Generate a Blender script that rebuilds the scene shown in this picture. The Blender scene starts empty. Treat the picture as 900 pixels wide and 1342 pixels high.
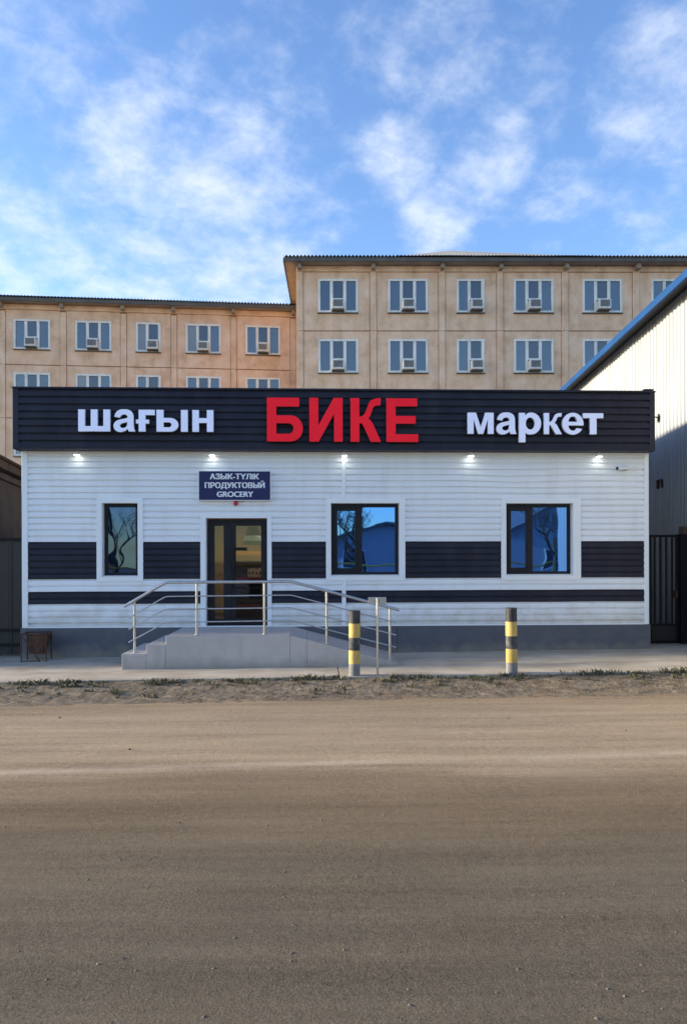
import bpy, bmesh, math, random
from mathutils import Vector, Matrix, noise as mnoise

random.seed(7)
SC = bpy.context.scene
COL = SC.collection
R = math.radians

# ------------------------------------------------------------------ camera
F, CX, HY, ROLL, EYE = 950.0, 450.0, 735.0, 0.0027, 1.8      # in pixels of the 900 x 1342 photograph
cam = bpy.data.cameras.new("camera")
cam.sensor_fit = 'HORIZONTAL'
cam.sensor_width = 36.0
cam.lens = 36.0 * F / 900.0
cam.shift_y = (HY - 671.0) / 900.0
cam.clip_start = 0.05
cam.clip_end = 6000.0
cam_o = bpy.data.objects.new("camera", cam)
cam_o.location = (0, 0, EYE)
cam_o.rotation_euler = (R(90), ROLL, 0)
COL.objects.link(cam_o)
SC.camera = cam_o

# ------------------------------------------------------------------ sky, sun, exposure
SUN_EL, SUN_BACK = R(14), R(3)                 # low sun, to the left and a little behind the shop
sun_dir = Vector((-math.cos(SUN_BACK) * math.cos(SUN_EL), math.sin(SUN_BACK) * math.cos(SUN_EL), math.sin(SUN_EL)))
SKY_STRENGTH, SUN_STRENGTH, EXPOSURE = 0.114, 2.9, 1.72

sun = bpy.data.lights.new("sun", 'SUN')
sun.energy = SUN_STRENGTH
sun.angle = R(5.0)
sun.color = (1.0, 0.85, 0.64)
sun_o = bpy.data.objects.new("sun", sun)
sun_o.rotation_euler = sun_dir.to_track_quat('Z', 'Y').to_euler()
sun_o.location = (-20, 5, 30)
COL.objects.link(sun_o)

vs = SC.view_settings
vs.view_transform = 'Standard'
vs.look = 'None'
vs.gamma = 1.0
vs.use_curve_mapping = False
vs.exposure = EXPOSURE


def px_dir(x, y):
    dx, dy = x - CX, HY - y
    c, s = math.cos(ROLL), math.sin(ROLL)
    return Vector(((dx * c + dy * s) / F, 1.0, (-dx * s + dy * c) / F))


def make_world():
    w = bpy.data.worlds.new("World")
    SC.world = w
    w.use_nodes = True
    nt = w.node_tree
    N, L = nt.nodes, nt.links
    bg = N['Background']
    bg.inputs[1].default_value = SKY_STRENGTH
    sky = N.new('ShaderNodeTexSky')
    sky.sky_type = 'NISHITA'
    sky.sun_disc = False
    sky.sun_elevation = SUN_EL
    sky.sun_rotation = math.atan2(sun_dir.x, sun_dir.y)
    sky.air_density = 1.0
    sky.dust_density = 0.3
    sky.ozone_density = 2.0
    hsv = N.new('ShaderNodeHueSaturation')
    hsv.inputs['Saturation'].default_value = 1.14
    hsv.inputs['Hue'].default_value = 0.511
    L.new(sky.outputs[0], hsv.inputs['Color'])

    def math_node(op, a, b=None, c=None, clamp=False):
        n = N.new('ShaderNodeMath')
        n.operation = op
        n.use_clamp = clamp
        for i, v in enumerate((a, b, c)):
            if v is None:
                continue
            if isinstance(v, (int, float)):
                n.inputs[i].default_value = v
            else:
                L.new(v, n.inputs[i])
        return n.outputs[0]

    tc = N.new('ShaderNodeTexCoord')
    d = tc.outputs['Generated']
    sep = N.new('ShaderNodeSeparateXYZ')
    L.new(d, sep.inputs[0])
    zz = math_node('MAXIMUM', math_node('ADD', sep.outputs[2], 0.35), 0.05)
    cmb = N.new('ShaderNodeCombineXYZ')
    L.new(math_node('DIVIDE', sep.outputs[0], zz), cmb.inputs[0])
    L.new(math_node('DIVIDE', sep.outputs[1], zz), cmb.inputs[1])

    def fbm(scale, detail, rough, dist, off):
        mp = N.new('ShaderNodeMapping')
        mp.inputs['Location'].default_value = off
        mp.inputs['Rotation'].default_value = (0, 0, R(-28))
        mp.inputs['Scale'].default_value = (1.0, 1.05, 1.0)
        L.new(cmb.outputs[0], mp.inputs[0])
        t = N.new('ShaderNodeTexNoise')
        t.inputs['Scale'].default_value = scale
        t.inputs['Detail'].default_value = detail
        t.inputs['Roughness'].default_value = rough
        t.inputs['Distortion'].default_value = dist
        L.new(mp.outputs[0], t.inputs['Vector'])
        return t.outputs['Fac']

    fine = fbm(11.0, 10.0, 0.62, 0.1, (1.3, 4.2, 0))
    broad = fbm(1.5, 4.0, 0.5, 0.2, (3.1, 0.4, 0))
    # cloud patches: direction of each patch, its spread and how thick it is
    patches = [(215, 205, 80, .95), (160, 170, 55, .75), (285, 225, 75, .9), (345, 245, 70, .7), (415, 260, 45, .5),
               (250, 270, 80, .4), (30, 60, 95, .6), (160, 90, 50, .35), (520, 208, 46, .85), (648, 203, 44, .95),
               (605, 245, 34, .7), (570, 285, 42, .8), (735, 265, 50, .4), (575, 75, 65, .6), (600, 135, 60, .4), (470, 235, 40, .4), (700, 150, 60, .3),
               (850, 112, 60, .85), (892, 170, 38, .75), (885, 260, 50, .5), (400, 30, 130, .4), (690, 90, 70, .3),
               (500, 148, 35, .4), (100, 385, 150, .7), (275, 385, 120, .85), (60, 250, 160, .35), (150, 330, 160, .4), (890, 315, 70, .5), (120, 20, 90, .3),
               (-120, 300, 200, .6), (1050, 250, 170, .6), (1200, 60, 220, .6), (-300, 100, 240, .5)]
    acc = None
    for (x, y, r, s) in patches:
        c = px_dir(x, y).normalized()
        vm = N.new('ShaderNodeVectorMath')
        vm.operation = 'DOT_PRODUCT'
        L.new(d, vm.inputs[0])
        vm.inputs[1].default_value = c
        mr = N.new('ShaderNodeMapRange')
        mr.interpolation_type = 'SMOOTHSTEP'
        mr.inputs['From Min'].default_value = math.cos(1.55 * r / F)
        mr.inputs['From Max'].default_value = 1.0
        mr.inputs['To Min'].default_value = 0.0
        mr.inputs['To Max'].default_value = s
        L.new(vm.outputs['Value'], mr.inputs[0])
        acc = mr.outputs[0] if acc is None else math_node('MAXIMUM', acc, mr.outputs[0])
    soft = math_node('MULTIPLY', math_node('SUBTRACT', broad, 0.5), 0.7, clamp=True)
    dens = math_node('ADD', math_node('MULTIPLY', acc, 0.85), math_node('MULTIPLY', math_node('SUBTRACT', fine, 0.5), 2.1))
    dens = math_node('ADD', dens, soft)
    mr = N.new('ShaderNodeMapRange')
    mr.interpolation_type = 'SMOOTHSTEP'
    mr.inputs['From Min'].default_value = 0.14
    mr.inputs['From Max'].default_value = 1.62
    mr.inputs['To Max'].default_value = 0.95
    L.new(dens, mr.inputs[0])
    up = N.new('ShaderNodeMapRange')
    up.inputs['From Min'].default_value = 0.0
    up.inputs['From Max'].default_value = 0.12
    L.new(sep.outputs[2], up.inputs[0])
    mask = math_node('MULTIPLY', mr.outputs[0], up.outputs[0])
    mix = N.new('ShaderNodeMix')
    mix.data_type = 'RGBA'
    L.new(mask, mix.inputs['Factor'])
    L.new(hsv.outputs[0], mix.inputs['A'])
    mix.inputs['B'].default_value = (2.75, 2.95, 3.3, 1)
    L.new(mix.outputs['Result'], bg.inputs[0])


make_world()

SLOPE = 0.008                                   # the street climbs gently to the right


def gz(x):
    return SLOPE * max(-15.0, min(15.0, x))


def ground_at(x, y, h=0.0):
    d = px_dir(x, y)
    t = (EYE - h) / (SLOPE * d.x - d.z)
    return d.x * t, d.y * t


# ------------------------------------------------------------------ materials


def lin(r, g, b):
    def f(v):
        v /= 255.0
        return v / 12.92 if v <= 0.04045 else ((v + 0.055) / 1.055) ** 2.4
    return (f(r), f(g), f(b))


def mat(name, cols, scale=6.0, rough=0.7, bump=0.0, bscale=60.0, metal=0.0, stretch=(1, 1, 1), detail=6.0,
        spread=(0.3, 0.7), speck=0.0, spscale=300.0, spec=0.5, streak=None, bdist=0.01, splash=None):
    """noise-mottled principled material in world position space"""
    m = bpy.data.materials.new(name)
    m.use_nodes = True
    nt = m.node_tree
    N, L = nt.nodes, nt.links
    p = N['Principled BSDF']
    p.inputs['Roughness'].default_value = rough
    p.inputs['Metallic'].default_value = metal
    p.inputs['Specular IOR Level'].default_value = spec
    geo = N.new('ShaderNodeNewGeometry')
    mp = N.new('ShaderNodeMapping')
    mp.inputs['Scale'].default_value = stretch
    L.new(geo.outputs['Position'], mp.inputs[0])
    t = N.new('ShaderNodeTexNoise')
    t.inputs['Scale'].default_value = scale
    t.inputs['Detail'].default_value = detail
    t.inputs['Roughness'].default_value = 0.6
    L.new(mp.outputs[0], t.inputs['Vector'])
    cr = N.new('ShaderNodeValToRGB')
    cr.color_ramp.elements[0].position = spread[0]
    cr.color_ramp.elements[0].color = (*cols[0], 1)
    cr.color_ramp.elements[1].position = spread[1]
    cr.color_ramp.elements[1].color = (*cols[-1], 1)
    if len(cols) > 2:
        e = cr.color_ramp.elements.new((spread[0] + spread[1]) / 2)
        e.color = (*cols[1], 1)
    L.new(t.outputs['Fac'], cr.inputs[0])
    out = cr.outputs[0]
    if streak:                                   # dirt runs or drifts with a direction of their own
        col, st, amount, sc = streak
        mp2 = N.new('ShaderNodeMapping')
        mp2.inputs['Scale'].default_value = st
        L.new(geo.outputs['Position'], mp2.inputs[0])
        t2 = N.new('ShaderNodeTexNoise')
        t2.inputs['Scale'].default_value = sc
        t2.inputs['Detail'].default_value = 5
        L.new(mp2.outputs[0], t2.inputs['Vector'])
        r2 = N.new('ShaderNodeMapRange')
        r2.inputs['From Min'].default_value = 0.5
        r2.inputs['From Max'].default_value = 0.75
        r2.inputs['To Max'].default_value = amount
        L.new(t2.outputs['Fac'], r2.inputs[0])
        mx = N.new('ShaderNodeMix')
        mx.data_type = 'RGBA'
        L.new(r2.outputs[0], mx.inputs['Factor'])
        L.new(out, mx.inputs['A'])
        mx.inputs['B'].default_value = (*col, 1)
        out = mx.outputs['Result']
    if splash:                                   # dust and mud splashed up from the ground
        scol, z0_, z1_ = splash
        sp_ = N.new('ShaderNodeSeparateXYZ')
        L.new(geo.outputs['Position'], sp_.inputs[0])
        t4 = N.new('ShaderNodeTexNoise')
        t4.inputs['Scale'].default_value = 5.0
        t4.inputs['Detail'].default_value = 7
        L.new(geo.outputs['Position'], t4.inputs['Vector'])
        ad = N.new('ShaderNodeMath')
        ad.operation = 'MULTIPLY_ADD'
        ad.inputs[1].default_value = -(z1_ - z0_) * 1.6
        L.new(t4.outputs['Fac'], ad.inputs[0])
        L.new(sp_.outputs[2], ad.inputs[2])
        r4 = N.new('ShaderNodeMapRange')
        r4.inputs['From Min'].default_value = z0_ - (z1_ - z0_) * .8
        r4.inputs['From Max'].default_value = z1_ - (z1_ - z0_) * .8
        r4.inputs['To Min'].default_value = .75
        r4.inputs['To Max'].default_value = 0.0
        L.new(ad.outputs[0], r4.inputs[0])
        m4 = N.new('ShaderNodeMix')
        m4.data_type = 'RGBA'
        L.new(r4.outputs[0], m4.inputs['Factor'])
        L.new(out, m4.inputs['A'])
        m4.inputs['B'].default_value = (*scol, 1)
        out = m4.outputs['Result']
    if speck:
        t3 = N.new('ShaderNodeTexNoise')
        t3.inputs['Scale'].default_value = spscale
        t3.inputs['Detail'].default_value = 2
        L.new(geo.outputs['Position'], t3.inputs['Vector'])
        r3 = N.new('ShaderNodeMapRange')
        r3.inputs['From Min'].default_value = 0.3
        r3.inputs['From Max'].default_value = 0.7
        r3.inputs['To Min'].default_value = 1 - speck
        r3.inputs['To Max'].default_value = 1 + speck
        L.new(t3.outputs['Fac'], r3.inputs[0])
        vm = N.new('ShaderNodeVectorMath')
        vm.operation = 'SCALE'
        L.new(out, vm.inputs[0])
        L.new(r3.outputs[0], vm.inputs['Scale'])
        out = vm.outputs[0]
    L.new(out, p.inputs['Base Color'])
    if bump:
        tb = N.new('ShaderNodeTexNoise')
        tb.inputs['Scale'].default_value = bscale
        tb.inputs['Detail'].default_value = 5
        L.new(geo.outputs['Position'], tb.inputs['Vector'])
        b = N.new('ShaderNodeBump')
        b.inputs['Strength'].default_value = bump
        b.inputs['Distance'].default_value = bdist
        L.new(tb.outputs['Fac'], b.inputs['Height'])
        L.new(b.outputs[0], p.inputs['Normal'])
    return m


def glass_clear(name, tint):
    m = bpy.data.materials.new(name)
    m.use_nodes = True
    nt = m.node_tree
    N, L = nt.nodes, nt.links
    N.remove(N['Principled BSDF'])
    out = N['Material Output']
    tr = N.new('ShaderNodeBsdfTransparent')
    tr.inputs[0].default_value = (*tint, 1)
    gl = N.new('ShaderNodeBsdfGlossy')
    gl.inputs['Roughness'].default_value = 0.02
    fr = N.new('ShaderNodeFresnel')
    fr.inputs[0].default_value = 1.45
    mx = N.new('ShaderNodeMixShader')
    L.new(fr.outputs[0], mx.inputs[0])
    L.new(tr.outputs[0], mx.inputs[1])
    L.new(gl.outputs[0], mx.inputs[2])
    L.new(mx.outputs[0], out.inputs[0])
    return m


def glass_mirror(name, tint, body, reflect, warp=0.0, wscale=1.0, wdist=0.02):
    """coated window pane: tinted mirror over a dark body, slightly wavy"""
    m = bpy.data.materials.new(name)
    m.use_nodes = True
    nt = m.node_tree
    N, L = nt.nodes, nt.links
    N.remove(N['Principled BSDF'])
    out = N['Material Output']
    df = N.new('ShaderNodeBsdfDiffuse')
    df.inputs[0].default_value = (*body, 1)
    gl = N.new('ShaderNodeBsdfGlossy')
    gl.inputs[0].default_value = (*tint, 1)
    gl.inputs['Roughness'].default_value = 0.015
    mx = N.new('ShaderNodeMixShader')
    mx.inputs[0].default_value = reflect
    L.new(df.outputs[0], mx.inputs[1])
    L.new(gl.outputs[0], mx.inputs[2])
    L.new(mx.outputs[0], out.inputs[0])
    if warp:
        geo = N.new('ShaderNodeNewGeometry')
        t = N.new('ShaderNodeTexNoise')
        t.inputs['Scale'].default_value = wscale
        t.inputs['Detail'].default_value = 1.0
        L.new(geo.outputs['Position'], t.inputs['Vector'])
        b = N.new('ShaderNodeBump')
        b.inputs['Strength'].default_value = warp
        b.inputs['Distance'].default_value = wdist
        L.new(t.outputs['Fac'], b.inputs['Height'])
        L.new(b.outputs[0], gl.inputs['Normal'])
    return m


def emit(name, col, strength):
    m = bpy.data.materials.new(name)
    m.use_nodes = True
    p = m.node_tree.nodes['Principled BSDF']
    p.inputs['Base Color'].default_value = (*col, 1)
    p.inputs['Emission Color'].default_value = (*col, 1)
    p.inputs['Emission Strength'].default_value = strength
    return m


M = {}
M['white'] = mat('white_siding', [(.75, .775, .84), (.81, .83, .87)], 1.2, .38, streak=((.62, .60, .56), (3, 3, .35), .30, 2.0), bump=.04, bscale=25, splash=((.50, .46, .40), .45, .95))
M['white_trim'] = mat('white_trim', [(.77, .795, .845), (.82, .84, .87)], 2.0, .4)
M['dark'] = mat('dark_siding', [(.0145, .0155, .029), (.022, .023, .041)], 2.0, .5, spec=.2, streak=((.05, .05, .055), (2, 2, .5), .3, 2.0))
M['dark_trim'] = mat('dark_trim', [(.016, .017, .032), (.023, .024, .043)], 3.0, .5, spec=.25)
M['plinth'] = mat('plinth_paint', [(.075, .080, .100), (.105, .110, .130)], 2.2, .7, bump=.25, bscale=40, streak=((.16, .15, .14), (1, 1, 3), .35, 1.6), splash=((.25, .215, .17), -.05, .22))
M['frame'] = mat('window_profile', [(.009, .009, .014), (.015, .015, .021)], 4.0, .5, spec=.25)
M['concrete'] = mat('apron_concrete', [(.32, .265, .195), (.41, .355, .28), (.49, .435, .36)], 1.4, .9, bump=.35, bscale=50, speck=.12, spscale=160,
                    streak=((.20, .175, .135), (.6, 2.0, 1), .8, 1.1))
M['ramp'] = mat('ramp_screed', [(.45, .40, .375), (.51, .46, .435)], 2.0, .85, bump=.2, bscale=70, speck=.05, spscale=120, streak=((.33, .31, .29), (4, 4, .5), .5, 1.5), splash=((.30, .26, .21), -.05, .20))
M['steel'] = mat('brushed_steel', [(.50, .49, .48), (.62, .61, .60)], 9.0, .33, metal=1.0)
M['ground'] = mat('bare_ground', [(.13, .105, .08), (.20, .165, .13)], .8, .95, bump=.5, bscale=20, speck=.15, spscale=60)
M['verge'] = mat('verge_dirt', [(.095, .070, .044), (.18, .14, .095), (.26, .21, .15)], 5.0, .95, bump=.5, bscale=70, speck=.35, spscale=90, detail=10, spec=.2)
M['grass'] = mat('verge_grass', [(.045, .05, .020), (.095, .090, .045), (.19, .155, .09)], 6.0, .8)
M['pebble'] = mat('pebble_stone', [(.10, .078, .058), (.17, .138, .108), (.29, .245, .20)], 37.0, .95, spread=(.35, .75), spec=.2)
M['line'] = mat('worn_edge_line', [(.29, .225, .16), (.40, .325, .245)], 7.0, .9, bump=.3, bscale=80, speck=.15, spscale=140)
M['peach'] = mat('peach_render', [(.60, .365, .22), (.83, .53, .345), (.90, .63, .46)], 1.3, .9, detail=11, spread=(.27, .70), bump=.35, bscale=12, speck=.05, spscale=18,
                 streak=((.58, .33, .18), (1.2, 1.2, .30), .6, 1.5))
M['peach_dark'] = mat('peach_joint', [(.42, .265, .16), (.56, .37, .24)], 1.0, .95)
M['soffit'] = mat('eave_boards', [(.26, .21, .16), (.36, .30, .24)], 1.5, .9)
M['slate'] = mat('slate_roofing', [(.13, .14, .155), (.19, .20, .21)], 2.0, .85)
M['gutter'] = mat('eave_gutter', [(.10, .092, .085), (.15, .138, .125)], 1.5, .7, spec=.2)
M['pvc'] = mat('white_pvc', [(.78, .735, .67), (.86, .82, .76)], 3.0, .55, spec=.3, streak=((.45, .38, .30), (3, 3, .6), .5, 2.0))
M['pane_blue'] = glass_mirror('curtained_pane', (.80, .80, .80), (.05, .058, .072), .21)
M['pane_deep'] = glass_mirror('bare_pane', (.78, .78, .78), (.022, .028, .040), .22)
M['pane_grey'] = glass_mirror('drawn_curtain_pane', (.80, .80, .80), (.20, .19, .17), .16)
M['pane_dark'] = glass_mirror('open_pane', (.78, .77, .75), (.04, .045, .06), .16)
M['ac'] = mat('ac_casing', [(.62, .59, .55), (.76, .73, .69)], 8.0, .5, streak=((.33, .28, .22), (3, 3, .6), .6, 3.0))
M['ac_grille'] = mat('ac_grille', [(.020, .020, .023), (.05, .049, .05)], 20.0, .6)
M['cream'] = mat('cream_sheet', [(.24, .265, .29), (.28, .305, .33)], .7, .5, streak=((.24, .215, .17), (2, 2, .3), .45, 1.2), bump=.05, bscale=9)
M['blue'] = mat('blue_roof_paint', [(.007, .050, .16), (.010, .065, .20)], 1.5, .6, spec=.2)
M['black'] = mat('black_paint', [(.006, .006, .007), (.012, .012, .013)], 6.0, .6, spec=.2)
M['fence'] = mat('dark_profiled_sheet', [(.011, .0105, .0105), (.018, .017, .0165)], 1.5, .55, streak=((.03, .026, .022), (1, 1, .4), .5, 2.0))
M['brown_wall'] = mat('brown_stucco', [(.11, .09, .07), (.19, .16, .125)], 1.4, .95, bump=.5, bscale=25)
M['brown_wood'] = mat('brown_boards', [(.075, .046, .028), (.13, .085, .055)], 5.0, .8)
M['rust'] = mat('rusty_iron', [(.036, .017, .010), (.075, .033, .018), (.12, .055, .028)], 14.0, .85, bump=.3, bscale=90)
M['letter_white'] = mat('white_letter_face', [(.66, .69, .84), (.70, .73, .88)], 3.0, .45, spec=.25)
M['letter_side'] = mat('white_letter_return', [(.70, .71, .75), (.76, .77, .80)], 3.0, .4)
M['letter_red'] = mat('red_letter_face', [(.66, .010, .024), (.74, .015, .030)], 2.0, .5, spec=.15)
M['letter_red_side'] = mat('red_letter_return', [(.40, .05, .06), (.46, .07, .08)], 3.0, .45)
M['navy'] = mat('navy_board', [(.016, .020, .085), (.022, .027, .11)], 2.0, .5, spec=.25)
M['print'] = mat('white_print', [(.70, .73, .80), (.78, .80, .85)], 8.0, .5)
M['bol_black'] = mat('worn_black_band', [(.016, .016, .018), (.030, .030, .032)], 8.0, .6, streak=((.12, .12, .12), (3, 3, 1), .5, 6.0))
M['bol_grey'] = mat('worn_grey_band', [(.03, .032, .035), (.16, .16, .16)], 9.0, .7, spread=(.42, .72))
M['bol_yellow'] = mat('worn_yellow_band', [(.52, .34, .075), (.66, .46, .13)], 5.0, .6, streak=((.30, .23, .11), (4, 4, .8), .7, 5.0))
M['bol_base'] = mat('bollard_bare_metal', [(.16, .16, .165), (.27, .265, .26)], 8.0, .7, streak=((.16, .11, .07), (2, 2, 1), .5, 6.0))
M['door_glass'] = glass_clear('door_glass', (.80, .80, .80))
M['blue_glass'] = glass_mirror('blue_coated_glass', (.12, .33, .86), (.012, .022, .05), .76, warp=.38, wscale=1.3, wdist=.013)
M['blue_glass_dark'] = glass_mirror('dark_coated_glass', (.09, .16, .32), (.010, .014, .025), .55, warp=.5, wscale=1.4, wdist=.016)
M['beige_room'] = mat('beige_room_wall', [(.55, .43, .30), (.62, .50, .36)], 1.0, .9)
M['room_floor'] = mat('room_floor_tile', [(.12, .11, .10), (.17, .16, .15)], 2.0, .5)
M['red'] = mat('red_plastic', [(.45, .02, .03), (.52, .03, .04)], 4.0, .4)
M['teal'] = mat('pale_teal', [(.30, .52, .50), (.40, .62, .58)], 3.0, .6)
M['orange'] = mat('orange_board', [(.52, .27, .06), (.62, .34, .10)], 3.0, .6)
M['carton'] = mat('pale_carton', [(.42, .33, .24), (.55, .45, .35)], 9.0, .8)
M['lens'] = emit('led_lens', (1.0, 1.0, .93), 3.5)
M['camera_white'] = mat('camera_casing', [(.70, .71, .72), (.76, .76, .77)], 3.0, .4)
M['gas'] = mat('yellow_pipe', [(.55, .36, .04), (.65, .43, .06)], 3.0, .5)
M['bark'] = mat('grey_bark', [(.05, .042, .036), (.10, .088, .076)], 9.0, .95)
M['pale_wall'] = mat('pale_house_wall', [(.42, .44, .46), (.52, .54, .55)], 1.0, .8)
M['pale_sheet'] = mat('pale_fence_sheet', [(.30, .33, .36), (.42, .45, .48)], 1.0, .6)
M['grey_roof'] = mat('grey_roof_sheet', [(.10, .105, .11), (.16, .16, .165)], 1.0, .6)


def road_material():
    """dusty asphalt: pale drifted dust on the shoulder, brown dirt, then greyer bare asphalt, tyre-swept along x"""
    m = bpy.data.materials.new('dusty_road')
    m.use_nodes = True
    nt = m.node_tree
    N, L = nt.nodes, nt.links
    p = N['Principled BSDF']
    p.inputs['Roughness'].default_value = .95
    p.inputs['Specular IOR Level'].default_value = .2
    geo = N.new('ShaderNodeNewGeometry')
    sep = N.new('ShaderNodeSeparateXYZ')
    L.new(geo.outputs['Position'], sep.inputs[0])

    def noise(scale, st, detail=6, rough=.6, dist=0.0):
        mp = N.new('ShaderNodeMapping')
        mp.inputs['Scale'].default_value = st
        L.new(geo.outputs['Position'], mp.inputs[0])
        t = N.new('ShaderNodeTexNoise')
        t.inputs['Scale'].default_value = scale
        t.inputs['Detail'].default_value = detail
        t.inputs['Roughness'].default_value = rough
        t.inputs['Distortion'].default_value = dist
        L.new(mp.outputs[0], t.inputs['Vector'])
        return t.outputs['Fac']

    def mth(op, a, b, clamp=False):
        n = N.new('ShaderNodeMath')
        n.operation = op
        n.use_clamp = clamp
        for i, v in enumerate((a, b)):
            if isinstance(v, (int, float)):
                n.inputs[i].default_value = v
            else:
                L.new(v, n.inputs[i])
        return n.outputs[0]
    wob = noise(.9, (.35, 1, 1))
    yy = mth('ADD', sep.outputs[1], mth('MULTIPLY', mth('SUBTRACT', wob, .5), .9))
    yy = mth('SUBTRACT', yy, mth('MULTIPLY', sep.outputs[0], .02))
    cr = N.new('ShaderNodeValToRGB')
    L.new(mth('DIVIDE', yy, 12.0), cr.inputs[0])
    stops = [(p_, (c_[0] * 1.24, c_[1] * 1.09, c_[2] * .88)) for p_, c_ in [(0.0, (.100, .092, .082)), (.26, (.105, .096, .081)), (.36, (.118, .104, .084)), (.46, (.142, .116, .085)),
             (.523, (.170, .140, .106)), (.548, (.262, .222, .172)), (.62, (.285, .243, .19)), (.75, (.27, .235, .19)), (.83, (.21, .172, .13)), (.88, (.155, .125, .09))]]
    els = cr.color_ramp.elements
    els[0].position, els[0].color = stops[0][0], (*stops[0][1], 1)
    els[1].position, els[1].color = stops[-1][0], (*stops[-1][1], 1)
    for pos, c in stops[1:-1]:
        e = els.new(pos)
        e.color = (*c, 1)
    # tyre-swept bands along the road, patches and grain
    band = noise(2.2, (.10, 1.6, 1), 7, .65, .2)
    patch = noise(1.3, (.5, 1, 1), 8)
    grain = noise(95, (1, 1, 1), 3, .7)
    grit = noise(19, (1, 1, 1), 9, .78)
    rough_ = mth('MULTIPLY', mth('SUBTRACT', noise(1.7, (.45, 1.3, 1), 6, .6), .32), 2.6, True)
    k = mth('ADD', mth('MULTIPLY', mth('SUBTRACT', band, .5), 1.15), 1.0)
    k = mth('ADD', k, mth('MULTIPLY', mth('SUBTRACT', patch, .5), .35))
    k = mth('ADD', k, mth('MULTIPLY', mth('SUBTRACT', grain, .5), 1.9))
    k = mth('ADD', k, mth('MULTIPLY', mth('SUBTRACT', grit, .5), .95))
    vm = N.new('ShaderNodeVectorMath')
    vm.operation = 'SCALE'
    L.new(cr.outputs[0], vm.inputs[0])
    L.new(k, vm.inputs['Scale'])
    # pale ridge of drifted dust along the edge of the asphalt
    la, lb_ = ground_at(0, 1013, -.1), ground_at(900, 987, -.1)
    kk = (lb_[1] - la[1]) / (lb_[0] - la[0])
    ln = mth('SUBTRACT', sep.outputs[1], mth('ADD', mth('MULTIPLY', sep.outputs[0], kk), la[1] - kk * la[0]))
    ln = mth('ADD', ln, mth('MULTIPLY', mth('SUBTRACT', noise(4.0, (.6, 1, 1), 8, .7), .5), .22))
    ln = mth('SUBTRACT', 1.0, mth('DIVIDE', mth('ABSOLUTE', ln, 0.0), .13), True)
    ln = mth('MULTIPLY', ln, mth('MULTIPLY', mth('SUBTRACT', noise(.9, (.6, .6, 1), 5), .30), 3.0, True), True)
    ln = mth('MULTIPLY', ln, .62)
    mx = N.new('ShaderNodeMix')
    mx.data_type = 'RGBA'
    L.new(ln, mx.inputs['Factor'])
    L.new(vm.outputs[0], mx.inputs['A'])
    mx.inputs['B'].default_value = (.56, .45, .33, 1)
    L.new(mx.outputs['Result'], p.inputs['Base Color'])
    vo = N.new('ShaderNodeTexVoronoi')
    vo.inputs['Scale'].default_value = 65
    vo.inputs['Randomness'].default_value = 1.0
    L.new(geo.outputs['Position'], vo.inputs['Vector'])
    b = N.new('ShaderNodeBump')
    b.inputs['Strength'].default_value = .8
    b.inputs['Distance'].default_value = .016
    hh = mth('ADD', mth('ADD', mth('MULTIPLY', grain, .5), mth('MULTIPLY', grit, .9)), mth('MULTIPLY', vo.outputs['Distance'], -.12))
    hh = mth('MULTIPLY', hh, mth('ADD', rough_, .35))
    L.new(hh, b.inputs['Height'])
    L.new(b.outputs[0], p.inputs['Normal'])
    return m


M['road'] = road_material()
for k_, c_, e_ in (('letter_white', (.50, .58, 1.0), .07), ('letter_red', (.9, .01, .03), .07)):   # faintly lit channel letters
    p_ = M[k_].node_tree.nodes['Principled BSDF']
    p_.inputs['Emission Color'].default_value = (*c_, 1)
    p_.inputs['Emission Strength'].default_value = e_

# ------------------------------------------------------------------ mesh helpers


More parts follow.
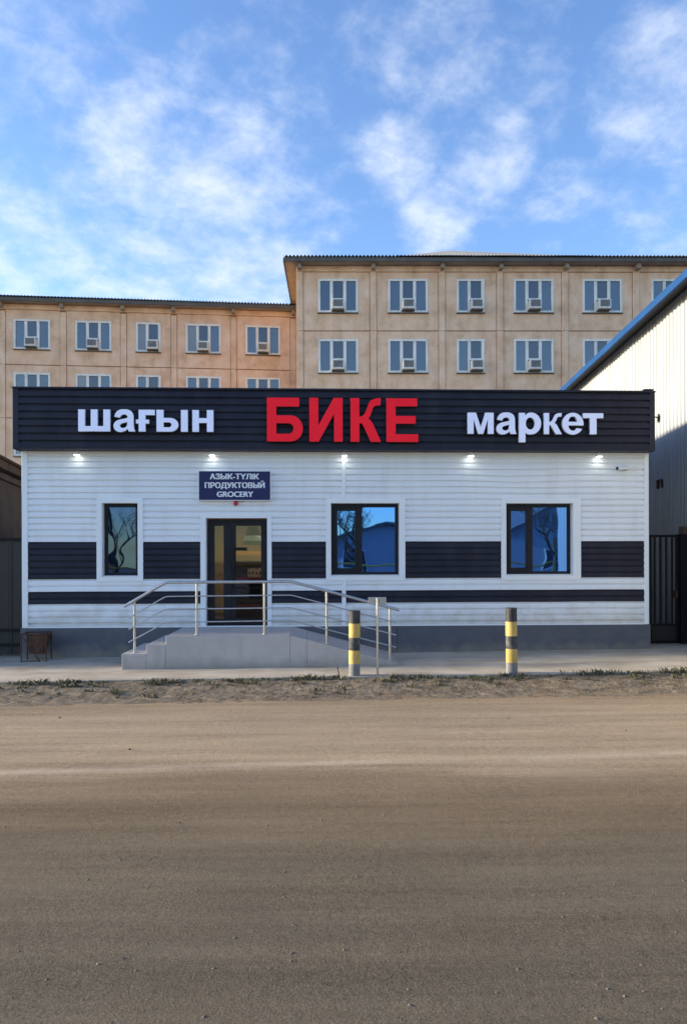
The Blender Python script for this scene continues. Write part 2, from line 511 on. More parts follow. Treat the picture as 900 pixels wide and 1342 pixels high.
class MB:
    def __init__(self):
        self.v, self.f, self.mi = [], [], []

    def add(self, vs, fs, mi=0):
        n = len(self.v)
        self.v += [tuple(p) for p in vs]
        self.f += [tuple(i + n for i in f) for f in fs]
        self.mi += [mi] * len(fs)
        return self

    def box(self, x0, x1, y0, y1, z0, z1, mi=0):
        return self.add([(x0, y0, z0), (x1, y0, z0), (x1, y1, z0), (x0, y1, z0), (x0, y0, z1), (x1, y0, z1), (x1, y1, z1), (x0, y1, z1)],
                        [(0, 3, 2, 1), (4, 5, 6, 7), (0, 1, 5, 4), (1, 2, 6, 5), (2, 3, 7, 6), (3, 0, 4, 7)], mi)

    def prism(self, poly, y0, y1, mi=0):
        """poly: (x, z) anticlockwise seen from -y"""
        n = len(poly)
        vs = [(x, y0, z) for x, z in poly] + [(x, y1, z) for x, z in poly]
        fs = [tuple(range(n)), tuple(range(2 * n - 1, n - 1, -1))]
        fs += [((i + 1) % n, i, n + i, n + (i + 1) % n) for i in range(n)]
        return self.add(vs, fs, mi)

    def tube(self, pts, r, n=10, caps=True, mi=0):
        pts = [Vector(p) for p in pts]
        rs = r if isinstance(r, (list, tuple)) else [r] * len(pts)
        rings = []
        ref = None
        for i, p in enumerate(pts):
            a = pts[max(i - 1, 0)]
            b = pts[min(i + 1, len(pts) - 1)]
            t = (b - a).normalized()
            if ref is None:
                ref = Vector((0, 0, 1)) if abs(t.z) < .9 else Vector((1, 0, 0))
            s = t.cross(ref)
            if s.length < 1e-4:
                s = t.cross(Vector((0, 1, 0)))
            s.normalize()
            u = s.cross(t).normalized()
            ref = u
            rings.append([p + (s * math.cos(2 * math.pi * k / n) + u * math.sin(2 * math.pi * k / n)) * rs[i] for k in range(n)])
        vs = [q for ring in rings for q in ring]
        fs = []
        for i in range(len(pts) - 1):
            for k in range(n):
                k2 = (k + 1) % n
                fs.append((i * n + k, (i + 1) * n + k, (i + 1) * n + k2, i * n + k2))
        if caps:
            fs.append(tuple(range(n)))
            fs.append(tuple(range((len(pts) - 1) * n + n - 1, (len(pts) - 1) * n - 1, -1)))
        return self.add(vs, fs, mi)

    def mesh(self, name, mats):
        me = bpy.data.meshes.new(name)
        me.from_pydata(self.v, [], self.f)
        mats = mats if isinstance(mats, (list, tuple)) else [mats]
        for m in mats:
            me.materials.append(m)
        if len(mats) > 1:
            me.polygons.foreach_set('material_index', self.mi)
        me.update()
        bm = bmesh.new()
        bm.from_mesh(me)
        bmesh.ops.recalc_face_normals(bm, faces=bm.faces)
        bm.to_mesh(me)
        bm.free()
        return me

    def build(self, name, mats, parent=None, bevel=0.0, smooth=False, loc=None):
        me = self.mesh(name, mats)
        if smooth:
            for p in me.polygons:
                p.use_smooth = True
            me.set_sharp_from_angle(angle=R(40))
        return link(name, me, parent, bevel, loc)


def link(name, me, parent=None, bevel=0.0, loc=None):
    o = bpy.data.objects.new(name, me)
    COL.objects.link(o)
    if parent:
        o.parent = parent
    if loc is not None:
        o.location = loc
    if bevel:
        b = o.modifiers.new('bevel', 'BEVEL')
        b.width = bevel
        b.segments = 2
        b.limit_method = 'ANGLE'
    return o


def tag(o, label=None, cat=None, group=None, kind=None):
    if label:
        o['label'] = label
    if cat:
        o['category'] = cat
    if group:
        o['group'] = group
    if kind:
        o['kind'] = kind
    return o


def empty(name, loc, rz=0.0):
    o = bpy.data.objects.new(name, None)
    o.empty_display_size = .2
    o.location = loc
    o.rotation_euler = (0, 0, rz)
    COL.objects.link(o)
    return o


def copy_tree(o, parent=None):
    c = o.copy()
    COL.objects.link(c)
    if parent:
        c.parent = parent
    for ch in list(o.children):
        copy_tree(ch, c)
    return c


class Frame:
    """a facade's own frame: u along the wall, v back into the building, z up"""

    def __init__(self, loc, rz):
        self.loc, self.rz = Vector(loc), rz
        self.u = Vector((math.cos(rz), math.sin(rz), 0))
        self.n = Vector((-math.sin(rz), math.cos(rz), 0))

    def at(self, x, y, v=0.0):
        """point of the plane v behind the facade that a photograph pixel looks at -> (u, z)"""
        d = px_dir(x, y)
        o = Vector((0, 0, EYE))
        p0 = self.loc + self.n * v
        t = (p0 - o).dot(self.n) / d.dot(self.n)
        p = o + d * t
        return (p - self.loc).dot(self.u), p.z

    def world(self, u, v, z):
        return self.loc + self.u * u + self.n * v + Vector((0, 0, z))


# ------------------------------------------------------------------ ground, road, apron
SHOP = Frame((0, 14.1, 0), 0.04)


def sheet(name, xs, ys, m, dz, kind='structure', skew=0.0):
    b = MB()
    n = len(ys)
    for x in xs:
        for y in ys:
            b.v.append((x, y + skew * x, gz(x) + dz))
    for i in range(len(xs) - 1):
        for j in range(n - 1):
            b.f.append((i * n + j, (i + 1) * n + j, (i + 1) * n + j + 1, i * n + j + 1))
            b.mi.append(0)
    o = b.build(name, m)
    tag(o, kind=kind)
    return o


tag(sheet('ground', [-1500, -200, -60, -15, 0, 15, 60, 200, 1500], [-1500, -200, -40, 0, 40, 200, 1500], M['ground'], -.115),
    'bare earth ground under and around the buildings')
tag(sheet('road', [-120, -60, -30, -15, -8, 0, 8, 15, 30, 60, 120], [-5.5, 0, 5, 10.25], M['road'], -.10, skew=.03),
    'dusty brown road surface with pale dust along its far side')

# verge: uneven strip of dirt between the apron and the road


def verge_h(x, y):
    t = (y - .03 * x - 9.75) / (11.42 - 9.75)
    e = max(0.0, min(1.0, t * 5))
    h = -.104 + .012 * e + .030 * math.exp(-((t - .62) / .2) ** 2) * (1 + .8 * mnoise.noise((x * .7, 1, 0)))
    h += .072 * max(0.0, min(1.2, (t - .5) / .45)) ** 1.3
    h += e * (.016 * mnoise.noise((x * 1.7, y * 3.5, 0)) + 0.010 * mnoise.noise((x * 6, y * 8, 3)) + .007 * mnoise.noise((x * 15, y * 17, 5)) + .004 * mnoise.noise((x * 37, y * 41, 7)))
    return h


b = MB()
xs = [-12 + .035 * i for i in range(686)]
ny = 44
for x in xs:
    for j in range(ny):
        y = 9.75 + (11.42 - 9.75) * j / (ny - 1) + .03 * x
        b.v.append((x, y, gz(x) + verge_h(x, y)))
for i in range(len(xs) - 1):
    for j in range(ny - 1):
        b.f.append((i * ny + j, (i + 1) * ny + j, (i + 1) * ny + j + 1, i * ny + j + 1))
        b.mi.append(0)
tag(b.build('verge', M['verge']), 'uneven strip of bare dirt between the concrete and the road', kind='structure')

# concrete apron in front of the shop, cast in slabs
apron = empty('pavement', SHOP.loc, SHOP.rz)
tag(apron, 'pale concrete paving in front of the shop', kind='structure')
cuts = [-16.0, -7.9, -.17, 7.1, 16.0]
for a, c in zip(cuts[:-1], cuts[1:]):
    b = MB()
    m_ = 6
    front = -2.83 + .035 * math.sin(a * 5.3)
    nn_ = max(2, int((c - a) / .07))
    line = []
    for q in range(nn_ + 1):
        uu = a + .005 + (c - a - .01) * q / nn_
        line.append((uu, front + .030 * mnoise.noise((uu * 1.1, 4, 0)) + .022 * mnoise.noise((uu * 5, 2, 0)) + .03 * max(0, mnoise.noise((uu * 2.3, 8, 0)) - .25) * 3))
    line += [(c - .005, 5.5), (a + .005, 5.5)]
    for zz in (0, -.16):
        for (uu, vv) in line:
            b.v.append((uu, vv, gz(SHOP.world(uu, vv, 0).x) + zz))
    m_ = len(line)
    b.f = [tuple(range(m_)), tuple(range(2 * m_ - 1, m_ - 1, -1))] + [((q + 1) % m_, q, m_ + q, m_ + (q + 1) % m_) for q in range(m_)]
    b.mi = [0] * len(b.f)
    b.build('slab', M['concrete'], apron, bevel=.012)


def blades(name, spots, m, hmin, hmax, n, spread):
    b = MB()
    for (x, y, z, s) in spots:
        for _ in range(int(n * s)):
            a, r = random.uniform(0, 6.283), abs(random.gauss(0, spread * s))
            px, py = x + math.cos(a) * r * 1.7, y + math.sin(a) * r * .6
            h = random.uniform(hmin, hmax) * (.5 + .7 * s)
            l = random.uniform(0, 6.283)
            w = .004
            dx, dy = math.cos(l), math.sin(l)
            ln = random.uniform(.2, 1.0) * h
            b.add([(px - dy * w, py + dx * w, z - .02), (px + dy * w, py - dx * w, z - .02),
                   (px + dx * ln * .4 + dy * w * .7, py + dy * ln * .4 - dx * w * .7, z + h * .7), (px + dx * ln, py + dy * ln, z + h)],
                  [(0, 1, 2), (0, 2, 3)])
    return b.build(name, m)


spots = []
# photographed tufts: pixel, size
tufts = [(60, 893, 1.0), (100, 891, 1.1), (40, 895, .7), (215, 888, .9), (232, 888, .8), (265, 886, .6), (300, 890, .4), (350, 888, .5),
         (405, 887, 1.2), (418, 886, .9), (390, 888, .6), (440, 889, .8), (520, 888, .7), (555, 889, .6), (540, 887, .5), (620, 889, .4), (660, 886, .7),
         (685, 886, .6), (765, 885, 1.1), (780, 883, 1.2), (800, 882, .7), (835, 882, .5), (870, 878, 1.2), (888, 877, 1.0), (860, 879, .8),
         (720, 887, .4), (20, 897, .5), (140, 893, .4), (500, 893, .4), (830, 884, .6), (740, 890, .4), (285, 899, .3), (575, 896, .4)]
for (tx, ty, s) in tufts:
    x, y = ground_at(tx, ty, -.03)
    y = min(y, 11.21 + .04 * x)
    spots.append((x, y, gz(x) + verge_h(x, y), s))
for _ in range(420):
    x = random.uniform(-8, 8)
    y = .03 * x + random.choice([random.uniform(10.85, 11.25), random.uniform(10.2, 11.2)])
    if mnoise.noise((x * .8, y * 1.2, 8)) > -.05:
        spots.append((x, y, gz(x) + verge_h(x, y), random.uniform(.15, .5)))
tag(blades('grass', spots, M['grass'], .02, .080, 60, .095), kind='stuff', label='low scruffy grass along the edge of the concrete')

# loose stones on the road and verge
b = MB()
octa_f = [(0, 2, 4), (2, 1, 4), (1, 3, 4), (3, 0, 4), (2, 0, 5), (1, 2, 5), (3, 1, 5), (0, 3, 5)]


def stone(x, y, z, r):
    v = []
    a = random.uniform(0, 6.283)
    ca, sa = math.cos(a), math.sin(a)
    for (ox, oy, oz) in ((1, 0, 0), (-1, 0, 0), (0, 1, 0), (0, -1, 0), (0, 0, 1), (0, 0, -1)):
        k = r * random.uniform(.65, 1.25)
        ox, oy = ox * ca - oy * sa, ox * sa + oy * ca
        v.append((x + ox * k, y + oy * k * .85, z + oz * k * .6))
    b.add(v, octa_f)


for _ in range(9000):
    y = 2.3 + 8 * random.random() ** 1.5
    x = random.uniform(-.56, .56) * (y + .6)
    if y > 6.4 and random.random() < .7:
        continue
    if mnoise.noise((x * .8, y * 2.6, 11)) < -.05 and random.random() < .75:
        continue
    stone(x, y, gz(x) - .100, min(.013, .0026 * math.exp(random.expovariate(2.6))))
for _ in range(4500):
    x = random.uniform(-8, 8)
    y = random.uniform(9.75, 11.3) + .03 * x
    stone(x, y, gz(x) + verge_h(x, y), min(.022, .004 * math.exp(random.expovariate(1.8))))
for (tx, ty, r) in ((78, 941, .022), (170, 983, .022), (666, 942, .016), (820, 958, .014), (235, 1079, .014), (540, 905, .016), (858, 893, .03)):
    x, y = ground_at(tx, ty, -.1)
    stone(x, y, gz(x) - .095, r)
tag(b.build('loose_stones', M['pebble']), kind='stuff', label='small loose stones scattered over the dusty road')

# ------------------------------------------------------------------ apartment blocks


def window_meshes(w, h, narrow):
    """frame, panes and sill of a flat window; origin at the centre of its foot, y=0 on the wall face"""
    t, d = .105, .05
    fr = MB()
    fr.box(-w / 2, w / 2, -.035, .06, h - t, h).box(-w / 2, w / 2, -.035, .06, 0, t)
    fr.box(-w / 2, -w / 2 + t, -.033, .06, t, h - t).box(w / 2 - t, w / 2, -.033, .06, t, h - t)
    panes = []
    i0, i1 = -w / 2 + t, w / 2 - t
    m = .05
    if narrow:
        divs = [i0, i0 + .42 * (i1 - i0), i1]
        ac = 1
    else:
        divs = [i0, i0 + .30 * (i1 - i0), i0 + .70 * (i1 - i0), i1]
        ac = 1
    for x in divs[1:-1]:
        fr.box(x - m, x + m, -.012, .058, t, h - t)
    for k in range(len(divs) - 1):
        a = divs[k] + (m if k else 0)
        c = divs[k + 1] - (m if k + 1 < len(divs) - 1 else 0)
        dark = (k == ac)
        if dark:
            z = t + .40 * (h - 2 * t)
            fr.box(a, c, -.008, .056, z - .03, z + .03)
            fr.box(a, a + .05, -.006, .055, z + .03, h - t).box(c - .05, c, -.006, .055, z + .03, h - t)
        p = MB().box(a, c, .035, .045, t, h - t)
        panes.append((p, dark, (a + c) / 2))
    sill = MB().box(-w / 2 - .02, w / 2 + .02, -.11, .0, -.055, -.012)
    return fr, panes, sill


def window_proto(w, h, narrow):
    fr, panes, sill = window_meshes(w, h, narrow)
    var = [[p.mesh('pane', M['pane_dark'])] if dk else [p.mesh('pane', M[q]) for q in ('pane_blue', 'pane_deep', 'pane_grey')] for p, dk, c in panes]
    return (fr.mesh('window', M['pvc']), [(v_, dk, c) for v_, (p, dk, c) in zip(var, panes)], sill.mesh('sill', M['gutter']))


PANE_RND = random.Random(11)


def add_window(proto, root, u, z):
    wm, pm, sm = proto
    o = link('window', wm, root, loc=(u, 0, z))
    for (mv, dk, c) in pm:
        link('pane', mv[0] if len(mv) == 1 else PANE_RND.choice((mv[0], mv[0], mv[0], mv[1], mv[1], mv[2])), o)
    link('sill', sm, o)
    return o


W_WIDE, W_NARROW, W_H = 1.98, 1.38, 1.68
P_WIDE, P_NARROW = window_proto(W_WIDE, W_H, False), window_proto(W_NARROW, W_H, True)
AC_U = {False: 0.0, True: [c for (_, dk, c) in P_NARROW[1] if dk][0]}


def ac_unit():
    root = empty('window_air_conditioner', (0, 0, 0))
    c = MB().box(-.30, .30, -.42, .06, .0, .46)
    c.build('casing', M['ac'], root, bevel=.012)
    g = MB().box(-.235, .235, -.424, -.40, .10, .42)
    gr = g.build('grille', M['ac_grille'], root)
    f = MB()
    for k in range(6):
        z = .13 + .05 * k
        f.box(-.235, .235, -.434, -.424, z, z + .010)
    f.build('grille_bars', M['ac'], gr)
    MB().box(-.31, .31, -.30, -.02, -.05, -.004).build('bracket', M['gutter'], root)
    return root


AC0 = [None]


def place_ac(frame, u, z, label):
    if AC0[0] is None:
        AC0[0] = ac_unit()
        r = AC0[0]
    else:
        r = copy_tree(AC0[0])
    r.location = frame.world(u, 0, z)
    r.rotation_euler = (0, 0, frame.rz)
    tag(r, label, 'air conditioner', 'window air conditioners on the peach apartment blocks')
    return r


def apartment_block(name, frame, label, u0, u1, pil, bays, floors, zpanel_top, storey, z_eave, win_top, depth, overhang_l, overhang_r, seed):
    """pil: pilaster centre positions; bays: (window centre, narrow); facade of separate wall panels on a core"""
    root = empty(name, frame.loc, frame.rz)
    tag(root, label, 'apartment building')
    core = MB().box(u0, u1, .10, depth, -.5, z_eave)
    core.build('wall', M['peach_dark'], root)
    edges = sorted([u0] + pil + [u1])
    rnd = random.Random(seed)
    pw = .34
    for k, (uw, nar) in enumerate(bays):
        lo = max(e for e in edges if e < uw)
        hi = min(e for e in edges if e > uw)
        a = lo + (pw / 2 if lo in pil else .0)
        c = hi - (pw / 2 if hi in pil else .0)
        w = (W_NARROW if nar else W_WIDE)
        for fl in range(floors):
            zt = zpanel_top - storey * fl
            zb = zt - storey
            z0, z1 = zb + .025, zt - .025
            wt = win_top - storey * fl
            wb = wt - W_H
            if fl == 0:
                z1 = z_eave - .32
            d = .004 * rnd.uniform(-1, 1)
            p = MB()
            q = .004
            p.box(a + .012, uw - w / 2 + q, d, .10, z0, z1).box(uw + w / 2 - q, c - .012, d, .10, z0, z1)
            p.box(uw - w / 2 + q, uw + w / 2 - q, d, .10, wt - q, z1).box(uw - w / 2 + q, uw + w / 2 - q, d, .10, z0, wb + q)
            p.build('wall_panel', M['peach'], root)
            add_window(P_NARROW if nar else P_WIDE, root, uw, wb)
    # blank lower storeys keep the same panels down to the ground
    zt = zpanel_top - storey * floors
    for k, (uw, nar) in enumerate(bays):
        lo = max(e for e in edges if e < uw)
        hi = min(e for e in edges if e > uw)
        MB().box(lo + .19, hi - .19, 0, .10, -.4, zt - .025).build('wall_panel', M['peach'], root)
    for u in pil:
        s = MB()
        z = -.4
        j = 0
        for fl in range(6):
            zt = zpanel_top - storey * (5 - fl)
            zt2 = min(zt + storey, z_eave - .3)
            if zt2 - zt < .1:
                continue
            s.box(u - pw / 2 + .012, u + pw / 2 - .012, -.05, .10, max(zt, -.4) + .01, zt2 - .01)
        s.build('pilaster', M['peach'], root)
    # cornice and eave
    MB().box(u0, u1, -.07, .10, z_eave - .30, z_eave - .02).build('cornice', M['peach'], root)
    uo0, uo1 = u0 - overhang_l, u1 + overhang_r
    e = MB().box(uo0 + .03, uo1 - .03, -.58, depth, z_eave, z_eave + .05)
    e.build('soffit', M['soffit'], root)
    MB().box(uo0, uo1, -.66, -.58, z_eave - .03, z_eave + .16).build('eave_board', M['gutter'], root)
    if overhang_l:
        MB().box(uo0 - .05, uo0 + .03, -.58, depth, z_eave - .02, z_eave + .16).build('eave_board', M['gutter'], root)
    for u in pil:
        MB().box(u - .09, u + .09, -.46, -.07, z_eave - .26, z_eave - .003).build('eave_bracket', M['soffit'], root)
    # wavy sheet roofing
    rf = MB()
    pitch, amp, seg = .18, .045, 6
    nn = int((uo1 - uo0 + .1) / pitch * seg)
    sl = math.tan(R(15))
    for i in range(nn + 1):
        u = uo0 - .05 + i * pitch / seg
        wv = amp * math.cos(2 * math.pi * i / seg)
        for v in (-.74, depth * .5):
            rf.v.append((u, v, z_eave + .205 + wv + sl * (v + .74)))
        rf.v.append((u, depth + .3, z_eave + .205 + wv))
    for i in range(nn):
        for j in range(2):
            k = 3 * i + j
            rf.f.append((k, k + 3, k + 4, k + 1))
            rf.mi.append(0)
    rf.build('roof', M['slate'], root)
    return root


TALL = Frame((0, 36.1, 0), 0.009)
uc = lambda f, x, y=440: f.at(x, y)[0]
t_pil = [uc(TALL, x) for x in (393, 489, 579, 655, 740, 833, 926)]
t_bays = [(uc(TALL, x), nr) for x, nr in ((443, 0), (534.5, 0), (616.5, 1), (699, 0), (789, 0), (879, 0))]
t_win_top = TALL.at(600, 365.5)[1]
t_block = apartment_block('apartment_block', TALL, 'taller peach apartment block on the right under a wavy grey roof', uc(TALL, 388), uc(TALL, 960), t_pil, t_bays, 3,
                          TALL.at(600, 433.5)[1] + 3.0, 3.0, TALL.at(600, 347)[1] - .05, t_win_top, 13.0, .55, .4, 3)
# low hip rising from the middle of the tall block's roof
ze = TALL.at(600, 347)[1] - .05 + .21
ua, ub_, up_ = uc(TALL, 520, 338), uc(TALL, 780, 338), uc(TALL, 612, 332)
hb = MB()
pitch, seg = .17, 6
nn = int((ub_ - ua) / pitch * seg)
dd, sl = 7.0, .478
for i in range(nn + 1):
    u = ua + i * pitch / seg
    k = (u - ua) / (up_ - ua) if u < up_ else (ub_ - u) / (ub_ - up_)
    k = max(0.0, min(1.0, k)) ** .8
    wv = .03 * math.cos(2 * math.pi * i / seg)
    hb.v += [(u, -.735, ze + wv + .004), (u, -.735 + dd * k + .3, ze + .01 + wv + sl * dd * k), (u, -.735 + dd * k + .6, ze - .3)]
for i in range(nn):
    for j in range(2):
        k = 3 * i + j
        hb.f.append((k, k + 3, k + 4, k + 1))
        hb.mi.append(0)
hb.build('roof_hip', M['slate'], t_block)

LEFT = Frame((0, 42.3, 0), 0.0935)
l_pil = [uc(LEFT, x) for x in (-74, 3, 83, 162, 228, 306, 384)]
l_bays = [(uc(LEFT, x), nr) for x, nr in ((-35, 0), (42, 0), (122.5, 0), (194.5, 1), (266.5, 0), (344.5, 0))]
l_win_top = (LEFT.at(41, 418)[1] + LEFT.at(344, 427)[1]) / 2
l_joint = (LEFT.at(41, 477.5)[1] + LEFT.at(300, 484)[1]) / 2
l_eave = (LEFT.at(20, 398)[1] + LEFT.at(380, 408.5)[1]) / 2
apartment_block('apartment_block', LEFT, 'lower peach apartment block standing further back on the left', uc(LEFT, -110), uc(LEFT, 400), l_pil, l_bays, 3,
                l_joint + 3.0, 3.0, l_eave, l_win_top, 12.0, .4, .0, 5)

ordn = ['first', 'second', 'third', 'fourth', 'fifth', 'sixth']
for k in range(5):
    uw, nr = t_bays[k]
    place_ac(TALL, uw + (AC_U[True] if nr else 0), t_win_top - W_H + .09, f'air conditioner in {ordn[k]} window from left, top row of the taller block')
for k in range(4):
    uw, nr = t_bays[k]
    place_ac(TALL, uw + (AC_U[True] if nr else 0), t_win_top - W_H - 3.0 + .09, f'air conditioner in {ordn[k]} window from left, second row of the taller block')
for k in range(1, 6):
    uw, nr = l_bays[k]
    place_ac(LEFT, uw + (AC_U[True] if nr else 0), l_win_top - W_H + .09, f'air conditioner in {ordn[k-1]} window from left, top row of the lower block')

# ------------------------------------------------------------------ warehouse on the right
WH_Y0, WH_Y1, WH_SL = 7.5, 31.0, .05
wh_x = lambda y: 7.34 + WH_SL * (y - 15.5)
wh_ang = math.atan2(1.0, WH_SL)                       # local u runs back along the wall
WH = empty('warehouse', (wh_x(WH_Y0), WH_Y0, 0), wh_ang)
tag(WH, 'cream ribbed metal warehouse with a blue roof edge, right of the shop', 'warehouse')
wl = (WH_Y1 - WH_Y0) * math.hypot(1, WH_SL)
# local: u back along the wall, local y = -side is outwards (+y local points to -x world)
sheet_w, rib = 1.0, .2
sm_ = MB()
prof = []
for k in range(5):
    x = k * rib
    prof += [(x, 0), (x + .055, 0), (x + .085, .022), (x + .150, .022), (x + .18, 0)]
prof += [(1.0, 0), (1.03, -.001)]
for (x, y) in prof:
    sm_.v += [(x, y, -.3), (x, y, 7.60)]
for i in range(len(prof) - 1):
    sm_.f.append((2 * i, 2 * i + 2, 2 * i + 3, 2 * i + 1))
    sm_.mi.append(0)
sheet_me = sm_.mesh('wall_sheet', M['cream'])
for i in range(int(wl)):
    o = link('wall_sheet', sheet_me, WH, loc=(i * 1.0, .03 + .006 * ((i * 7) % 3), 0))
wlen = int(wl)
MB().box(0, wlen, -14, .02, -.3, 7.55).build('wall', M['cream'], WH)
rf = MB()
tr = math.tan(R(21))
for u in (-.4, wlen + .3):
    rf.v += [(u, .42, 7.56), (u, -7, 7.56 + 7.42 * tr), (u, -14.4, 7.56)]
rf.v += [(p[0], p[1], p[2] - .05) for p in rf.v[:6]]
rf.f = [(0, 3, 4, 1), (1, 4, 5, 2), (6, 7, 10, 9), (7, 8, 11, 10), (0, 1, 7, 6), (1, 2, 8, 7), (3, 9, 10, 4), (4, 10, 11, 5)]
rf.mi = [0] * 8
roof_o = rf.build('roof', M['blue'], WH)
MB().box(-.4, wlen + .3, .40, .47, 7.42, 7.585).build('eave_trim', M['blue'], roof_o)
sf = MB()
sf.v = [(-.38, .40, 7.43), (wlen + .28, .40, 7.43), (wlen + .28, .0, 7.56), (-.38, .0, 7.56)]
sf.f = [(0, 1, 2, 3)]
sf.mi = [0]
sf.build('soffit', M['black'], WH)  # shadow under the overhang is put into the black colour


def wh_point(x, y):
    """world point of the warehouse wall that a photograph pixel looks at -> local u, z"""
    d = px_dir(x, y)
    k = (7.34 - WH_SL * 15.5) / (d.x - WH_SL)
    return (d.y * k - WH_Y0) * math.hypot(1, WH_SL), EYE + d.z * k, d.y * k


def wall_lamp(px, py, s, label, cat, name):
    u, z, yy = wh_point(px, py)
    r = empty(name, (wh_x(yy), yy, z), wh_ang)
    tag(r, label, cat)
    MB().box(-.03 * s, .03 * s, .02, .07, -.10 * s, .10 * s).build('wall_plate', M['rust'], r)
    MB().tube([(0, .06, 0), (0, .26 * s, .03 * s)], .014, 8).build('arm', M['rust'], r)
    h = MB()
    h.prism([(-.10 * s, -.07 * s), (.10 * s, -.07 * s), (.13 * s, .07 * s), (-.13 * s, .07 * s)], .24 * s, .36 * s)
    h.build('lamp_head', M['camera_white'], r, bevel=.01)
    MB().box(-.09 * s, .09 * s, .36 * s, .368 * s, -.055 * s, .055 * s).build('lens', M['ac_grille'], r)
    return r


wall_lamp(866, 547, .8, 'small floodlight on an arm high on the cream warehouse wall', 'floodlight', 'floodlight')
u, z, yy = wh_point(868, 632)
r = empty('wall_bracket', (wh_x(yy), yy, z), wh_ang)
tag(r, 'small dark iron bracket low on the shaded warehouse wall', 'bracket')
MB().box(-.16, .16, .05, .10, .03, .06).build('cross_bar', M['rust'], r)
for s in (-.13, .13):
    MB().box(s - .025, s + .025, .02, .085, -.14, .03).build('leg', M['rust'], r)

# ------------------------------------------------------------------ gate between shop and warehouse
GV = .75
g = lambda x, y: SHOP.at(x, y, GV)
gx0, gx1 = g(850, 760)[0], g(888, 760)[0]
gtop, grail, gbot = g(868, 701)[1], g(868, 819)[1], g(868, 843)[1]
gate = empty('metal_gate', SHOP.world(gx0, GV, 0), SHOP.rz)
tag(gate, 'black barred metal gate between the shop and warehouse', 'gate')
gw = gx1 - gx0
f = MB()
f.box(0, gw, -.025, .025, gtop - .05, gtop).box(0, gw, -.025, .025, grail - .025, grail + .025).box(0, gw, -.025, .025, gbot, gbot + .06)
f.box(0, .05, -.024, .024, gbot + .06, grail - .025).box(gw - .05, gw, -.024, .024, gbot + .06, grail - .025)
f.box(0, .05, -.024, .024, grail + .025, gtop - .05).box(gw - .05, gw, -.024, .024, grail + .025, gtop - .05)
f.build('gate_frame', M['black'], gate)
nb = 4
for k in range(nb):
    x = gw * (k + 1) / (nb + 1)
    MB().box(x - .016, x + .016, -.016, .016, grail + .025, gtop - .05).build('bar', M['black'], gate)
MB().box(.05, gw - .05, -.004, .004, gbot + .06, grail - .025).build('lower_panel', M['fence'], gate)
MB().box(gw - .07, gw - .03, -.05, .05, 1.0, 1.16).build('latch', M['rust'], gate)

gp = empty('gate_post', SHOP.world(g(889, 760)[0], GV, 0), SHOP.rz)
tag(gp, 'thick black post with a brown top beside the gate', 'post')
MB().box(0, .62, -.10, .12, -.1, gtop + .01).build('post_sheet', M['black'], gp)
MB().box(.055, .62, -.08, .10, gtop + .012, gtop + .17).build('post_cap', M['brown_wood'], gp)

# ------------------------------------------------------------------ left neighbour and dark fence
FV = .35
ft = SHOP.at(15, 705, FV)[1]
fu1 = SHOP.at(30, 760, FV)[0]
fence = empty('sheet_fence', SHOP.world(fu1, FV, 0), SHOP.rz)
tag(fence, 'dark profiled metal fence left of the shop', 'fence')
fz = -.12
pw_ = .262
for k in range(22):
    a, c = -(k + 1) * pw_, -k * pw_
    p = MB()
    for (x0, x1, d) in ((a + .004, a + .05, -.012), (a + .05, c - .05, .0), (c - .05, c - .004, -.012)):
        p.box(x0, x1, d, d + .012, fz + .12, ft)
    p.build('fence_panel', M['fence'], fence)
for zr in (SHOP.at(10, 826, FV)[1], SHOP.at(10, 845, FV)[1], ft - .03):
    MB().box(-22 * pw_, 0, -.055, -.014, zr - .025, zr + .025).build('fence_rail', M['black'], fence)

nb_root = empty('neighbour_house', (-7.30, 14.62, 0), .197)
tag(nb_root, 'low brown stucco house with a boarded roof edge behind the dark fence', 'house')
NZ = 3.62
MB().box(-8, 0, 0, 9, -.4, NZ).build('wall', M['brown_wall'], nb_root)
MB().box(-8.1, .09, -.1, 9.1, NZ + .002, NZ + .13).build('cornice', M['brown_wall'], nb_root)
for k in range(9):
    MB().box(.0, .30, -.1 + k * 1.03, .9 + k * 1.03, NZ + .135, NZ + .30).build('eave_board', M['brown_wood'], nb_root)
MB().box(-8.2, .36, -.2, 9.2, NZ + .305, NZ + .36).build('roof', M['rust'], nb_root)

# ------------------------------------------------------------------ the shop
shop = empty('shop_building', SHOP.loc, SHOP.rz)
tag(shop, 'single storey grocery shop in white siding with dark bands and dark fascia', 'shop')
S = SHOP.at
zc = lambda y: S(450, y)[1]
U0, U1 = S(30, 700)[0], S(848.5, 700)[0]
PL_TOP, W_TOP = zc(820.5), zc(590.5)
C = .119                                             # one siding course
Z0 = .509

# openings (u0, u1, z0, z1) and the outer edge of their trims
zo_t, zo_b = zc(659.5), zc(754.5)
OPEN = {'left': (S(134.3, 700)[0], S(181, 700)[0], zo_b, zo_t), 'centre': (S(433.5, 700)[0], S(523, 700)[0], zo_b, zo_t),
        'right': (S(662.5, 700)[0], S(750, 700)[0], zo_b, zo_t), 'door': (S(270, 740)[0], S(350.3, 740)[0], PL_TOP, S(310, 679)[1])}
zt_t, zt_b = zc(653.5), zc(761)
TRIM = {'left': (S(127.3, 700)[0], S(188, 700)[0], zt_b, zt_t), 'centre': (S(427, 700)[0], S(530.5, 700)[0], zt_b, zt_t),
        'right': (S(656, 700)[0], S(760, 700)[0], zt_b, zt_t), 'door': (S(263, 740)[0], S(356, 740)[0], PL_TOP, S(310, 672.5)[1])}
SEAM = S(450.3, 700)[0]

